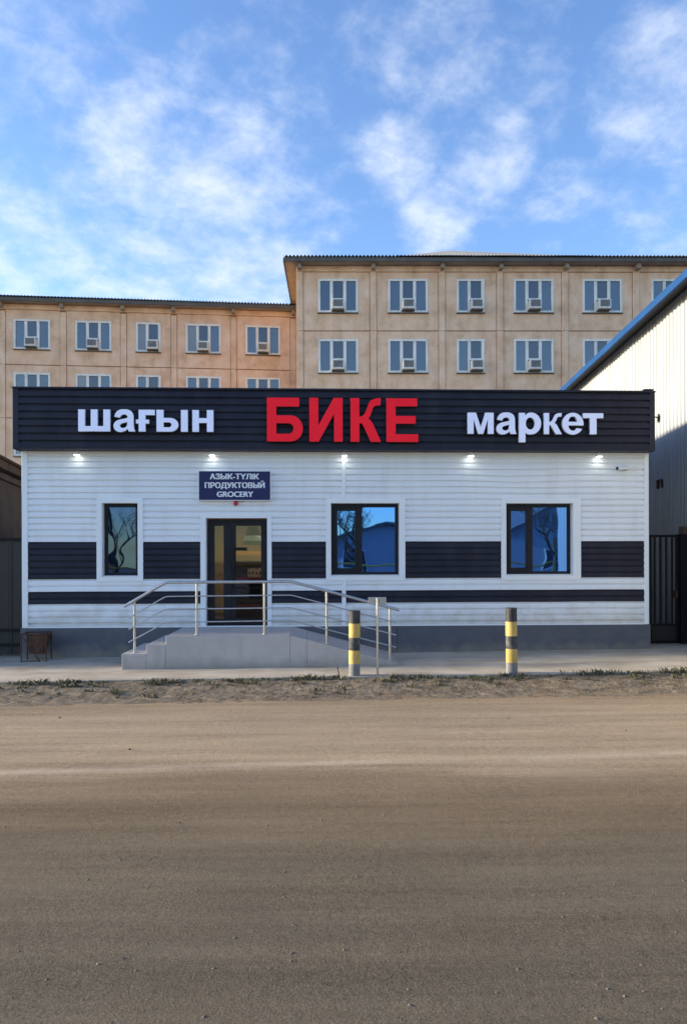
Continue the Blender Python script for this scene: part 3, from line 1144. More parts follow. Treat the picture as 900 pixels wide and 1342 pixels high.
# wall core with openings, room behind
b = MB()
us = sorted([U0, U1] + [v for o in OPEN.values() for v in o[:2]])
zs = sorted(set([PL_TOP, W_TOP + .9] + [v for o in OPEN.values() for v in o[2:]]))
for a, c in zip(us[:-1], us[1:]):
    for e, h in zip(zs[:-1], zs[1:]):
        um, zm = (a + c) / 2, (e + h) / 2
        if not any(o[0] < um < o[1] and o[2] < zm < o[3] for o in OPEN.values()):
            b.box(a, c, .003, .16, e, h)
SD = 8.0
b.box(U0, U0 + .16, .16, SD, -.2, W_TOP + .9).box(U1 - .16, U1, .16, SD, -.2, W_TOP + .9).box(U0 + .16, U1 - .16, SD - .16, SD, -.2, W_TOP + .9)
b.build('wall', M['white_trim'], shop)
MB().box(U0 + .16, U1 - .16, .16, SD - .16, W_TOP + .05, W_TOP + .2).build('roof', M['grey_roof'], shop)
MB().box(U0 + .16, U1 - .16, .165, SD - .16, PL_TOP - .12, PL_TOP - .02).build('floor', M['room_floor'], shop)
rm = MB()
du0, du1 = OPEN['door'][0] - .9, OPEN['door'][1] + 1.6
rm.box(du0, du1, 4.0, 4.05, PL_TOP - .02, 3.0).box(du0 - .05, du0, .17, 4.05, PL_TOP - .02, 3.0).box(du1, du1 + .05, .17, 4.05, PL_TOP - .02, 3.0)
rm.box(du0 - .05, du1 + .05, .17, 4.05, 3.0, 3.05)
rm.build('inner_wall', M['beige_room'], shop)

# plinth, cast in two lengths
for a, c in ((U0 - .035, S(520, 840)[0]), (S(520, 840)[0] + .004, U1 + .035)):
    MB().box(a, c, -.045, .16, -.2, PL_TOP - .003).build('plinth', M['plinth'], shop, bevel=.008)
for s in (U0 - .035, U1 - .145):
    MB().box(s, s + .18, .165, SD, -.2, PL_TOP - .003).build('plinth', M['plinth'], shop)

# siding boards: double-course panels between trims, notched where a trim cuts into a row
PROFILE = [(0.0, -.002), (.0, -.029), (.05, -.0305), (.50, -.0285), (.72, -.0250), (.79, -.0030), (1.0, -.0015)]


def prof_y(t):
    t = max(0.0, min(1.0, t))
    pts = PROFILE[1:]
    for (a, ya), (c, yb) in zip(pts[:-1], pts[1:]):
        if a <= t <= c:
            return ya + (yb - ya) * (t - a) / (c - a)
    return pts[-1][1]


def siding_strip(mb, u0, u1, z0, z1, base, course, ncourse, off=0.0, k=1.0):
    zs_ = []
    for i in range(ncourse):
        cb = base + i * course
        pts = [(cb + t * course, y) for t, y in PROFILE]
        lo, hi = max(z0, cb), min(z1, cb + course)
        if hi - lo < .002:
            continue
        seq = []
        if lo > cb + 1e-6:
            seq.append((lo, prof_y((lo - cb) / course)))
        for z, y in pts:
            if lo - 1e-6 <= z <= hi + 1e-6:
                seq.append((z, y))
        if hi < cb + course - 1e-6:
            seq.append((hi, prof_y((hi - cb) / course)))
        zs_ += seq
    ncol = max(1, int((u1 - u0) / .30)) if k == 1.0 else 1
    for c_ in range(ncol):                                       # boards are not dead straight
        ua, ub = u0 + (u1 - u0) * c_ / ncol, u0 + (u1 - u0) * (c_ + 1) / ncol
        n0 = len(mb.v)
        for (z, y) in zs_:
            for u in (ua, ub):
                dz = dy = 0.0
                if k == 1.0:
                    lift = math.exp(-((u - 3.3) / 1.5) ** 2 - ((z - 3.42) / .28) ** 2)      # buckled courses above the right window
                    dz = .0035 * mnoise.noise((u * .9, z * 1.1, 2)) + lift * (.020 * math.sin(u * 2.1 + z * 3) - .010)
                    dy = -.004 * lift + .0015 * mnoise.noise((u * 1.3, z * 2.0, 9))
                mb.v.append((u, off + y * k + dy, z + dz))
        for i in range(len(zs_) - 1):
            q = n0 + 2 * i
            mb.f.append((q, q + 1, q + 3, q + 2))
            mb.mi.append(0)


INSET = .045
blk = [(t[0] + .02, t[1] - .02, t[2] + .02, t[3] - .02) for t in TRIM.values()]
blk_seam = [(SEAM - .02, SEAM + .02, zt_t - .3, W_TOP + 1), (SEAM - .02, SEAM + .02, -1, zt_b + .1)]
rnd = random.Random(4)
row = 0
z = Z0
while z < W_TOP - .01:
    z0, z1 = max(z, PL_TOP - .01), min(z + 2 * C, W_TOP)
    dark = row in (2, 4, 5, 6)
    lim = [U0 + .03, U1 - .03]
    full = [k for k in blk + blk_seam if k[2] <= z0 + .005 and k[3] >= z1 - .005]
    part = [k for k in blk if k not in full and k[2] < z1 - .004 and k[3] > z0 + .004]
    spans, cur = [], lim[0]
    for k in sorted(full):
        if k[0] > cur:
            spans.append((cur, k[0]))
        cur = max(cur, k[1])
    spans.append((cur, lim[1]))
    for (a, c) in spans:
        if c - a < .03:
            continue
        mb = MB()
        brk = sorted(set([a, c] + [min(max(e, a), c) for k in part for e in k[:2]]))
        for p, q in zip(brk[:-1], brk[1:]):
            um = (p + q) / 2
            zz0, zz1 = z0, z1
            for k in part:
                if k[0] < um < k[1]:
                    if k[2] <= z0 + .004:
                        zz0 = max(zz0, k[3])
                    elif k[3] >= z1 - .004:
                        zz1 = min(zz1, k[2])
            if zz1 - zz0 > .004:
                siding_strip(mb, p, q, zz0, zz1, z, C, 2, off=rnd.uniform(-.0015, .0015))
        if mb.v:
            mb.build('siding_panel', M['dark'] if dark else M['white'], shop)
    z += 2 * C
    row += 1

# corner posts, seam strip, window and door surrounds
for a, c in ((U0 - .006, U0 + .105), (U1 - .085, U1 + .006)):
    MB().box(a, c, -.042, .0, PL_TOP, W_TOP).box(a, c, .0, .10, PL_TOP, W_TOP).build('corner_trim', M['white_trim'], shop, bevel=.006)
MB().box(SEAM - .04, SEAM + .04, -.043, .0, zt_t + .002, W_TOP).build('seam_strip', M['white_trim'], shop, bevel=.006)
MB().box(SEAM - .04, SEAM + .04, -.043, .0, PL_TOP, zt_b - .002).build('seam_strip', M['white_trim'], shop, bevel=.006)
MB().box(U0 + .105, U1 - .085, -.033, -.0, PL_TOP - .002, PL_TOP + .02).build('starter_strip', M['white_trim'], shop)
MB().box(U0 + .105, U1 - .085, -.034, -.0, W_TOP - .045, W_TOP).build('top_trim', M['white_trim'], shop)


def surround(o, t, door=False):
    m = MB()
    zb = t[2]
    if not door:
        m.box(t[0], t[1], -.045, .0, t[2], o[2])
        m.box(o[0] - .0, o[1] + .0, -.0435, .16, o[2] - .02, o[2])
    m.box(t[0], t[1], -.045, .0, o[3], t[3])
    lo = o[2]
    m.box(t[0], o[0], -.0445, .0, lo, o[3]).box(o[1], t[1], -.0445, .0, lo, o[3])
    # reveals
    m.box(o[0] - .015, o[0] + .004, .0, .17, lo, o[3]).box(o[1] - .004, o[1] + .015, .0, .17, lo, o[3])
    m.box(o[0] + .004, o[1] - .004, .0, .17, o[3] - .004, o[3] + .015)
    return m.build('door_trim' if door else 'window_trim', M['white_trim'], shop)


for k in OPEN:
    surround(OPEN[k], TRIM[k], k == 'door')

# windows: dark frames with one or two panes of blue coated glass
WV = .10


def shop_window(o, splits, glass):
    a, c, z0, z1 = o[0] + .012, o[1] - .012, o[2] + .01, o[3] - .012
    fr = MB()
    t = .06
    fr.box(a, c, WV, WV + .06, z0, z0 + t).box(a, c, WV, WV + .06, z1 - t, z1)
    fr.box(a, a + t, WV + .001, WV + .06, z0 + t, z1 - t).box(c - t, c, WV + .001, WV + .06, z0 + t, z1 - t)
    edges = [a + t]
    panes = []
    for s in splits:
        x = a + (c - a) * s
        fr.box(x - .05, x + .05, WV - .004, WV + .06, z0 + t, z1 - t)
        # the opening sash left of the mullion has its own thicker frame
        s0, s1 = edges[-1], x - .05
        fr.box(s0, s1, WV - .014, WV + .05, z0 + t, z0 + t + .075).box(s0, s1, WV - .014, WV + .05, z1 - t - .07, z1 - t)
        fr.box(s0, s0 + .06, WV - .013, WV + .05, z0 + t + .075, z1 - t - .07).box(s1 - .035, s1, WV - .013, WV + .05, z0 + t + .075, z1 - t - .07)
        panes.append((s0 + .06, s1 - .035, z0 + t + .075, z1 - t - .07))
        edges.append(x + .05)
    panes.append((edges[-1], c - t, z0 + t, z1 - t))
    w = fr.build('window', M['frame'], shop, bevel=.004)
    for p in panes:
        MB().box(p[0], p[1], WV + .022, WV + .030, p[2], p[3]).build('pane', M[glass], w)
    MB().box(a - .0, c + .0, .012, WV, z0 - .009, z0 + .006).build('sill', M['white_trim'], w)
    return w


shop_window(OPEN['left'], [], 'blue_glass_dark')
shop_window(OPEN['centre'], [.42], 'blue_glass')
shop_window(OPEN['right'], [.385], 'blue_glass')

# door: narrow left leaf, wide right leaf
o = OPEN['door']
DV = .11
d0, d1, dz0, dz1 = S(272, 740, DV)[0], S(349.7, 740, DV)[0], PL_TOP + .012, o[3] - .02
fr = MB()
fr.box(d0, d1, DV, DV + .07, dz1 - .05, dz1).box(d0, d0 + .045, DV, DV + .07, dz0, dz1 - .05).box(d1 - .045, d1, DV, DV + .07, dz0, dz1 - .05)
fr.box(o[0] + .004, o[1] - .004, .0, .17, PL_TOP - .03, PL_TOP + .01)
fr.build('door_frame', M['frame'], shop)
dm = S(303.5, 740, DV)[0]


def leaf(a, c, pa, pc, parent):
    f = MB()
    zt, zb = S(310, 689, DV)[1], S(310, 811.5, DV)[1]
    v0, v1 = DV - .006, DV + .055
    f.box(a, c, v0, v1, dz0 + .004, zb).box(a, c, v0, v1, zt, dz1 - .052)
    f.box(a, pa, v0 + .001, v1, zb, zt).box(pc, c, v0 + .001, v1, zb, zt)
    l = f.build('door_leaf', M['frame'], parent, bevel=.005)
    MB().box(pa, pc, DV + .02, DV + .028, zb, zt).build('pane', M['door_glass'], l)
    return l


l1 = leaf(d0 + .047, dm - .003, S(281, 740, DV)[0], S(293, 740, DV)[0], shop)
l2 = leaf(dm + .003, d1 - .047, S(309, 740, DV)[0], S(342, 740, DV)[0], shop)
hx = S(306, 740, DV)[0]
hd = MB()
hd.tube([(hx, DV - .006, 1.40), (hx, DV - .05, 1.40), (hx + .13, DV - .05, 1.40)], .012, 8)
hd.box(hx - .02, hx + .02, DV - .012, DV - .006, 1.26, 1.47)
hd.build('handle', M['black'], l2)
MB().tube([(hx + .02, DV - .05, S(310, 719, DV)[1]), (hx + .02, DV - .05, S(310, 757, DV)[1])], .018, 8).build('pull_bar', M['black'], l2)
MB().box(hx - .01, hx + .26, DV - .06, DV - .006, S(310, 721.5, DV)[1], S(310, 717.5, DV)[1]).build('door_closer', M['black'], l2)

# fascia box with its own dark boards
FVV = -.30
fa, fc = S(17, 560, FVV)[0], S(857.5, 560, FVV)[0]
fz0, fz1 = S(450, 589.5, FVV)[1], S(450, 509.5, FVV)[1]
b = MB()
b.box(fa + .02, fc - .02, FVV + .03, FVV + .09, fz0 + .03, fz1 - .02)
b.box(fa + .02, fa + .08, FVV + .09, SD + .1, fz0 + .03, fz1 - .02).box(fc - .08, fc - .02, FVV + .09, SD + .1, fz0 + .03, fz1 - .02)
b.build('fascia_core', M['dark_trim'], shop)
MB().box(fa, fc, FVV, .16, fz0 - .004, fz0 + .028).build('soffit', M['dark_trim'], shop)
MB().box(fa - .012, fc + .012, FVV - .03, FVV + .13, fz1 - .035, fz1).build('fascia_cap', M['dark_trim'], shop, bevel=.006)
fcourse = (fz1 - .035 - fz0 - .03) / 8
for i in range(8):
    m = MB()
    zb = fz0 + .028 + i * fcourse
    siding_strip(m, fa + .10, fc - .10, zb, zb + fcourse, zb, fcourse, 1, off=FVV + .028, k=1.3)
    m.build('fascia_board', M['dark'], shop)
for a, c in ((fa - .006, fa + .105), (fc - .105, fc + .006)):
    MB().box(a, c, FVV - .012, FVV + .03, fz0 - .006, fz1 - .037).build('fascia_corner', M['dark_trim'], shop, bevel=.006)
MB().box(fa + .105, fc - .105, FVV - .012, FVV + .026, fz0 - .0055, fz0 + .026).build('fascia_corner', M['dark_trim'], shop)
for a, c in ((fa - .004, fa + .02), (fc - .02, fc + .004)):
    MB().box(a, c, FVV + .03, SD + .1, fz0, fz1 - .037).build('fascia_side', M['dark_trim'], shop)
u_, z_ = S(840, 513, FVV + .4)
vent = empty('roof_vent', SHOP.world(u_, FVV + .11, fz1), SHOP.rz)
tag(vent, 'small flat dark cap on top of the fascia near its right end', 'roof cap')
MB().box(-.04, .04, -.03, .03, 0, .03).build('neck', M['dark_trim'], vent)
MB().box(-.10, .10, -.05, .05, .03, .055).build('cap', M['dark_trim'], vent, bevel=.008)

# ------------------------------------------------------------------ channel letters


def arc(cx, cz, rx, rz, a0, a1, n=12):
    return [(cx + rx * math.cos(R(a0 + (a1 - a0) * i / n)), cz + rz * math.sin(R(a0 + (a1 - a0) * i / n))) for i in range(n + 1)]


def smooth(pts, closed=True, n=4):
    out = []
    k = len(pts)
    for i in range(k):
        p0, p1, p2, p3 = (Vector(pts[(i + j) % k]) for j in (-1, 0, 1, 2))
        for s in range(n):
            t = s / n
            q = .5 * ((2 * p1) + (-p0 + p2) * t + (2 * p0 - 5 * p1 + 4 * p2 - p3) * t * t + (-p0 + 3 * p1 - 3 * p2 + p3) * t ** 3)
            out.append((q.x, q.y))
    return out


K_ = [(0, 0), (.29, 0), (.29, .425), (.36, .425), (.41, .385), (.66, 0), (1, 0), (.72, .43), (.65, .50), (.58, .53), (.64, .58), (.69, .67), (.74, .775), (.79, .82),
      (.86, .835), (.98, .835), (1, 1), (.88, 1), (.77, .985), (.66, .945), (.59, .87), (.52, .73), (.46, .64), (.39, .59), (.29, .57), (.29, 1), (0, 1)]
GL = {
    'ш': [[(0, 0), (1, 0), (1, 1), (.79, 1), (.79, .24), (.605, .24), (.605, 1), (.395, 1), (.395, .24), (.21, .24), (.21, 1), (0, 1)]],
    'а': [[(.05, .68), (.31, .63)] + smooth([(.31, .63), (.37, .74), (.49, .785), (.60, .75), (.645, .66)], n=3)[:13] +
          [(.64, .62)] + [(.50, .585), (.34, .555), (.19, .51), (.08, .43), (.02, .33), (.01, .24), (.04, .12), (.12, .03), (.23, -.02), (.35, -.025), (.47, .0), (.57, .05), (.66, .125), (.69, .04), (.71, 0),
           (1.0, 0), (.96, .09), (.935, .2), (.925, .36), (.92, .68), (.905, .79), (.86, .89), (.78, .96), (.65, 1.01), (.48, 1.02), (.31, 1.0), (.19, .94), (.10, .83)],
          [(.64, .435), (.635, .33), (.61, .24), (.55, .185), (.46, .155), (.37, .17), (.31, .215), (.295, .275), (.32, .335), (.39, .375), (.52, .41)]],
    'ғ': [[(.14, 0), (.5, 0), (.5, .37), (.69, .37), (.69, .55), (.5, .55), (.5, .76), (1, .76), (1, 1), (.14, 1), (.14, .55), (0, .55), (0, .37), (.14, .37)]],
    'ь': [[(0, 0), (.62, 0)] + arc(.62, .315, .38, .315, -90, 90)[1:] + [(.32, .63), (.32, 1), (0, 1)],
          [(.32, .2)] + arc(.56, .315, .13, .115, -90, 90, 8) + [(.32, .43)]],
    'ı': [[(0, 0), (1, 0), (1, 1), (0, 1)]],
    'н': [[(0, 0), (.31, 0), (.31, .41), (.69, .41), (.69, 0), (1, 0), (1, 1), (.69, 1), (.69, .63), (.31, .63), (.31, 1), (0, 1)]],
    'Б': [[(0, 0), (.66, 0)] + arc(.66, .298, .34, .298, -90, 90, 14)[1:] + [(.26, .596), (.26, .80), (.9, .80), (.9, 1), (0, 1)],
          [(.26, .175)] + arc(.60, .296, .14, .121, -90, 90, 8) + [(.26, .417)]],
    'И': [[(0, 0), (.28, 0), (.74, .63), (.74, 0), (1, 0), (1, 1), (.73, 1), (.27, .37), (.27, 1), (0, 1)]],
    'К': [K_],
    'Е': [[(0, 0), (1, 0), (1, .175), (.29, .175), (.29, .42), (.92, .42), (.92, .595), (.29, .595), (.29, .82), (.97, .82), (.97, 1), (0, 1)]],
    'м': [[(0, 0), (.23, 0), (.23, .68), (.40, 0), (.60, 0), (.77, .68), (.77, 0), (1, 0), (1, 1), (.68, 1), (.5, .32), (.32, 1), (0, 1)]],
    'р': [[(0, -.39), (.29, -.39), (.29, .06), (.38, .0), (.5, -.02)] + arc(.54, .5, .46, .52, -75, 75, 16) + [(.55, 1.02), (.44, 1.005), (.35, .95), (.27, .87), (.27, 1), (0, 1)],
          arc(.51, .5, .21, .29, 0, 360, 18)[:-1]],
    'к': [K_],
    'е': [arc(.5, .5, .5, .52, -6, 328, 30)[:0] + [(1.0, .42), (1.0, .52)] + arc(.5, .5, .5, .52, 6, 325, 30) + [(.93, .25), (.67, .29), (.61, .20), (.52, .165), (.42, .18), (.34, .25), (.295, .33), (.285, .42)],
          [(.29, .59)] + [(.71, .59), (.69, .70), (.63, .80), (.55, .845), (.46, .845), (.37, .80), (.31, .70)]],
    'т': [[(.335, 0), (.665, 0), (.665, .77), (1, .77), (1, 1), (0, 1), (0, .77), (.335, .77)]],
}


def letter_mesh(name, ch, w, h, depth, face, side):
    cu = bpy.data.curves.new(name, 'CURVE')
    cu.dimensions = '2D'
    cu.fill_mode = 'BOTH'
    for ct in GL[ch]:
        sp = cu.splines.new('POLY')
        sp.points.add(len(ct) - 1)
        for p, (x, z) in zip(sp.points, ct):
            p.co = (x * w, z * h, 0, 1)
        sp.use_cyclic_u = True
    cu.extrude = depth / 2
    tmp = bpy.data.objects.new(name, cu)
    COL.objects.link(tmp)
    dg = bpy.context.evaluated_depsgraph_get()
    me = bpy.data.meshes.new_from_object(tmp.evaluated_get(dg))
    bpy.data.objects.remove(tmp)
    me.name = name
    me.transform(Matrix.Rotation(R(90), 4, 'X') @ Matrix.Translation((0, 0, depth / 2)))
    me.materials.clear()
    me.materials.append(face)
    me.materials.append(side)
    for p in me.polygons:
        p.material_index = 0 if p.normal.y < -.9 else 1
    return me


LV = FVV - .07


def letters(name, label, chars, y_base, y_top, face, side, depth):
    root = None
    for (ch, x0, x1) in chars:
        y0, y1 = y_base(x0), y_top(x0)
        a, zb = S(x0, y0, LV - depth)
        c, zt = S(x1, y_top(x0), LV - depth)
        zt = S(x0, y1, LV - depth)[1]
        if root is None:
            zb0, h0 = zb, zt - zb
            ro = Vector((a, LV, zb))
            root = empty(name, SHOP.world(a, LV, zb), SHOP.rz)
            tag(root, label, 'sign letters')
        parts = [(ch, a, c)] if ch != 'ы' else [('ь', a, a + (c - a) * .70), ('ı', a + (c - a) * .782, c)]
        meshes = []
        for (g_, a_, c_) in parts:
            me = letter_mesh('letter', g_, c_ - a_, h0, depth, face, side)
            meshes.append((me, a_))
        o_ = link('letter', meshes[0][0], root, loc=(a - ro.x, 0, 0))
        if len(meshes) > 1:
            link('letter_stroke', meshes[1][0], o_, loc=(meshes[1][1] - a, 0, 0))
        # spacer studs that carry the letter off the boards
        st = MB()
        for q in (.18, .82):
            st.box((c - a) * q - .012 if q < .5 else (c - a) * .14 - .012, (c - a) * q + .012 if q < .5 else (c - a) * .14 + .012, 0, .075, h0 * q - .012, h0 * q + .012)
        if ch not in 'аетКкм':
            st.build('stud', side, o_)
    return root


letters('letter_sign', 'white raised letters reading шағын at the left end of the dark fascia', [('ш', 102.4, 144.1), ('а', 148.3, 177), ('ғ', 178.2, 202.7), ('ы', 205, 245.9), ('н', 252, 279.5)],
        lambda x: 565 + (x - 102) * .016, lambda x: 536.3 + (x - 102) * .015, M['letter_white'], M['letter_side'], .06)
letters('letter_sign', 'large red raised letters reading БИКЕ on the dark fascia', [('Б', 349.8, 396.7), ('И', 405.3, 448.8), ('К', 459.3, 499), ('Е', 506.3, 547.8)],
        lambda x: 578.2, lambda x: 520.8, M['letter_red'], M['letter_red_side'], .07)
letters('letter_sign', 'white raised letters reading маркет at the right end of the dark fascia', [('м', 612.7, 646.7), ('а', 650, 676.7), ('р', 680, 708.9), ('к', 712.7, 736), ('е', 736.7, 764.4), ('т', 764, 790.4)],
        lambda x: 568.3, lambda x: 540.5, M['letter_white'], M['letter_side'], .06)

# ------------------------------------------------------------------ grocery board above the door
BV = -.12
u0, z1 = S(260.7, 617.6, BV)
u1, z0 = S(354, 655.3, BV)
board = empty('sign_board', SHOP.world((u0 + u1) / 2, BV, z0), SHOP.rz)
tag(board, 'navy board reading АЗЫК-ТҮЛІК ПРОДУКТОВЫЙ GROCERY above the door', 'sign')
w, h = u1 - u0, z1 - z0
MB().box(-w / 2, w / 2, 0, .085, 0, h).build('panel', M['navy'], board, bevel=.004)
rim = MB()
t = .012
rim.box(-w / 2 - t, w / 2 + t, -.004, .09, -t, -.0005).box(-w / 2 - t, w / 2 + t, -.004, .09, h + .0005, h + t)
rim.box(-w / 2 - t, -w / 2 - .0005, -.003, .09, 0, h).box(w / 2 + .0005, w / 2 + t, -.003, .09, 0, h)
rim.build('rim', M['letter_side'], board)


def print_line(text, cx, z, width, height, y, m, parent, name='lettering'):
    cu = bpy.data.curves.new(name, 'FONT')
    cu.body = text
    tmp = bpy.data.objects.new(name, cu)
    COL.objects.link(tmp)
    dg = bpy.context.evaluated_depsgraph_get()
    me = bpy.data.meshes.new_from_object(tmp.evaluated_get(dg))
    bpy.data.objects.remove(tmp)
    me.name = name
    xs_ = [v.co.x for v in me.vertices]
    caps = .73
    sx = width / (max(xs_) - min(xs_))
    sy = height / caps
    x0 = min(xs_)
    mb = MB()
    for k, dx in enumerate((-.045, -.015, .015, .045)):          # bold strokes
        for dz_ in (-.012, .012):
            mb.add([(cx - width / 2 + (v.co.x + dx - x0) * sx, y - .0015 - .0002 * k - (.0001 if dz_ > 0 else 0), z + (v.co.y + dz_) * sy) for v in me.vertices],
                   [tuple(p.vertices) for p in me.polygons])
    return mb.build(name, m, parent)



pxs = w / 93.3
print_line('АЗЫК-ТҮЛlК', 0 - .3 * pxs, h - 10.3 * pxs, 63.7 * pxs, 7.3 * pxs, 0, M['print'], board)
print_line('ПРОДУКТОВЫЙ', .2 * pxs, h - 21.9 * pxs, 78 * pxs, 7.3 * pxs, 0, M['print'], board)
print_line('GROCERY', .5 * pxs, h - 33.5 * pxs, 47 * pxs, 7.2 * pxs, 0, M['print'], board)

# alarm siren under the board
su, sz = S(308.8, 659.5, -.06)
al = empty('alarm_siren', SHOP.world(su, -.02, sz), SHOP.rz)
tag(al, 'small red alarm beacon on the wall under the navy board', 'alarm')
MB().box(-.05, .05, -.03, .0, -.045, .05).build('base', M['camera_white'], al, bevel=.006)
dome = MB()
dome.tube([(0, -.03, 0), (0, -.06, 0), (0, -.08, 0), (0, -.09, 0)], [.047, .045, .034, .012], 14)
dome.build('dome', M['red'], al, smooth=True)
wire = MB().tube([(.05, -.008, .02), (.12, -.012, .03), (.20, -.008, .055), (.26, -.008, .06)], .006, 6)
wire.build('wire', M['red'], al)

# downlights under the fascia
for k, (lx, lab) in enumerate(((100.5, 'lit downlight under the fascia at its left end, above the narrow window'), (278, 'lit downlight under the fascia just above the navy board'),
                               (451, 'lit downlight under the fascia above the white seam strip'), (617, 'lit downlight under the fascia, fourth from the left'),
                               (785, 'lit downlight under the fascia nearest the security camera'))):
    lu, lz = S(lx, 592, -.13)
    d = empty('downlight', SHOP.world(lu, -.13, fz0 - .004), SHOP.rz)
    tag(d, lab, 'downlight', 'downlights under the fascia')
    MB().box(-.012, .012, -.012, .012, -.04, 0).build('stem', M['camera_white'], d)
    hs = MB().prism([(-.055, -.085), (.055, -.085), (.045, -.035), (-.045, -.035)], -.05, .05)
    hs.build('housing', M['camera_white'], d, bevel=.006)
    MB().box(-.045, .045, -.045, .045, -.093, -.0855).build('lens', M['lens'], d)
    sp = bpy.data.lights.new('lamp_light', 'SPOT')
    sp.energy = .22
    sp.color = (.86, 1.0, .80)
    sp.spot_size = R(150)
    sp.spot_blend = .9
    sp.shadow_soft_size = .04
    so = bpy.data.objects.new('lamp_light', sp)
    so.location = (0, .0, -.11)
    so.rotation_euler = (R(8), 0, 0)
    COL.objects.link(so)
    so.parent = d

# security camera
cu_, cz_ = S(816, 613.5, -.10)
sc_ = empty('security_camera', SHOP.world(cu_, -.02, cz_), SHOP.rz)
tag(sc_, 'white security camera on the siding at the right end', 'security camera')
bm_ = MB().tube([(-.13, -.14, -.012), (-.10, -.135, -.010), (.10, -.09, .004)], [.034, .038, .036], 14)
bm_.build('camera_body', M['camera_white'], sc_, smooth=True)
MB().tube([(-.147, -.144, -.0135), (-.125, -.139, -.012)], [.030, .031], 14).build('lens', M['black'], sc_)
MB().tube([(.02, -.10, -.03), (.045, -.05, -.035), (.07, .0, -.01)], .014, 8).build('mount_arm', M['black'], sc_)
MB().box(.10, .30, -.018, .012, -.035, .03).build('junction_box', M['camera_white'], sc_, bevel=.005)

# ------------------------------------------------------------------ inside the shop, seen through the door
il = bpy.data.lights.new('lamp_light', 'AREA')
il.energy = 3.2
il.color = (1.0, .84, .62)
il.size = .8
lamp = empty('ceiling_lamp', SHOP.world((d0 + d1) / 2 + .2, 2.2, 2.98), SHOP.rz)
tag(lamp, 'warm ceiling lamp lighting the room behind the door', 'ceiling lamp')
MB().box(-.4, .4, -.15, .15, -.05, 0).build('lamp_body', M['camera_white'], lamp)
MB().box(-.37, .37, -.12, .12, -.056, -.0505).build('diffuser', emit('warm_diffuser', (1, .86, .65), 3.0), lamp)
ilo = bpy.data.objects.new('lamp_light', il)
ilo.location = (0, 0, -.08)
COL.objects.link(ilo)
ilo.parent = lamp


def inside(px0, px1, y0, y1, v):
    a, zt = S(px0, y0, v)
    c, zb = S(px1, y1, v)
    return a, c, zb, zt


a, c, zb, zt = inside(306, 352, 757, 815, 1.5)
ct = empty('counter', SHOP.world(a, 1.5, PL_TOP - .02), SHOP.rz)
tag(ct, 'shop counter with a red edge seen through the door glass', 'counter')
hh = zt - (PL_TOP - .02)
MB().box(0, c - a, 0, .6, 0, hh - .06).build('counter_front', M['frame'], ct)
MB().box(-.02, c - a + .02, -.03, .62, hh - .06, hh).build('counter_top', M['red'], ct)
MB().box(-.012, c - a + .01, -.014, -.001, .30, .36).build('counter_band', M['red'], ct)

a, c, zb, zt = inside(309, 352, 718, 735, 2.6)
sh = empty('shelf_unit', SHOP.world(a, 2.6, PL_TOP - .02), SHOP.rz)
tag(sh, 'dark shelf unit with an orange board behind the counter', 'shelf')
base = PL_TOP - .02
ww = c - a + .3
MB().box(0, ww, .42, .45, 0, zb - base).build('back_panel', M['frame'], sh)
for zz_ in (S(330, 775, 2.6)[1] - base, S(330, 756.5, 2.6)[1] - base, S(330, 737, 2.6)[1] - base):
    MB().box(0.03, ww - .03, .0, .418, zz_ - .03, zz_).build('shelf_board', M['frame'], sh)
for xx in (0, ww - .03):
    MB().box(xx, xx + .03, .0, .419, 0, zb - base).build('side_panel', M['frame'], sh)
MB().box(0, ww, -.02, .0, S(330, 727.5, 2.6)[1] - base, S(330, 722.5, 2.6)[1] - base).build('price_board', M['orange'], sh)
ztop = S(330, 756.5, 2.6)[1]
for k in range(4):
    u_a = S(324.6 + 4.6 * k, 750, 2.65)[0]
    wpk = .085
    p = empty('carton', SHOP.world(u_a, 2.65, ztop + .001), SHOP.rz)
    tag(p, f'small pale carton on the shelf inside, {ordn[k]} from the left', 'carton', 'cartons on the shelf inside the shop')
    hk = .20 + .012 * (k % 2)
    MB().box(0, wpk, 0, .14, 0, hk).build('box_body', M['carton'], p, bevel=.004)
    MB().box(.02, wpk - .02, -.002, -.0005, hk * .3, hk * .62).build('box_label', M['brown_wood'], p)

a, c, zb, zt = inside(320, 343, 690, 702, 2.0)
hl = empty('reflection_form', SHOP.world((a + c) / 2, 2.0, zb), SHOP.rz)  # added form standing in for a likely reflection in the door glass
tag(hl, 'dark form with a pale teal lower part, added for a reflection in door glass', 'reflection stand-in')
hw = (c - a) / 2
MB().tube([(0, 0, 0), (0, 0, zt - zb)], [hw * .85, hw * .62], 20).build('dark_form', M['black'], hl)
MB().tube([(0, 0, -.20), (0, 0, -.12), (0, 0, -.002)], [hw * 1.25, hw * 1.2, hw * .86], 20).build('teal_form', M['teal'], hl)
MB().tube([(0, 0, zt - zb), (0, 0, 3.0 - zb)], .01, 6).build('cord', M['black'], hl)

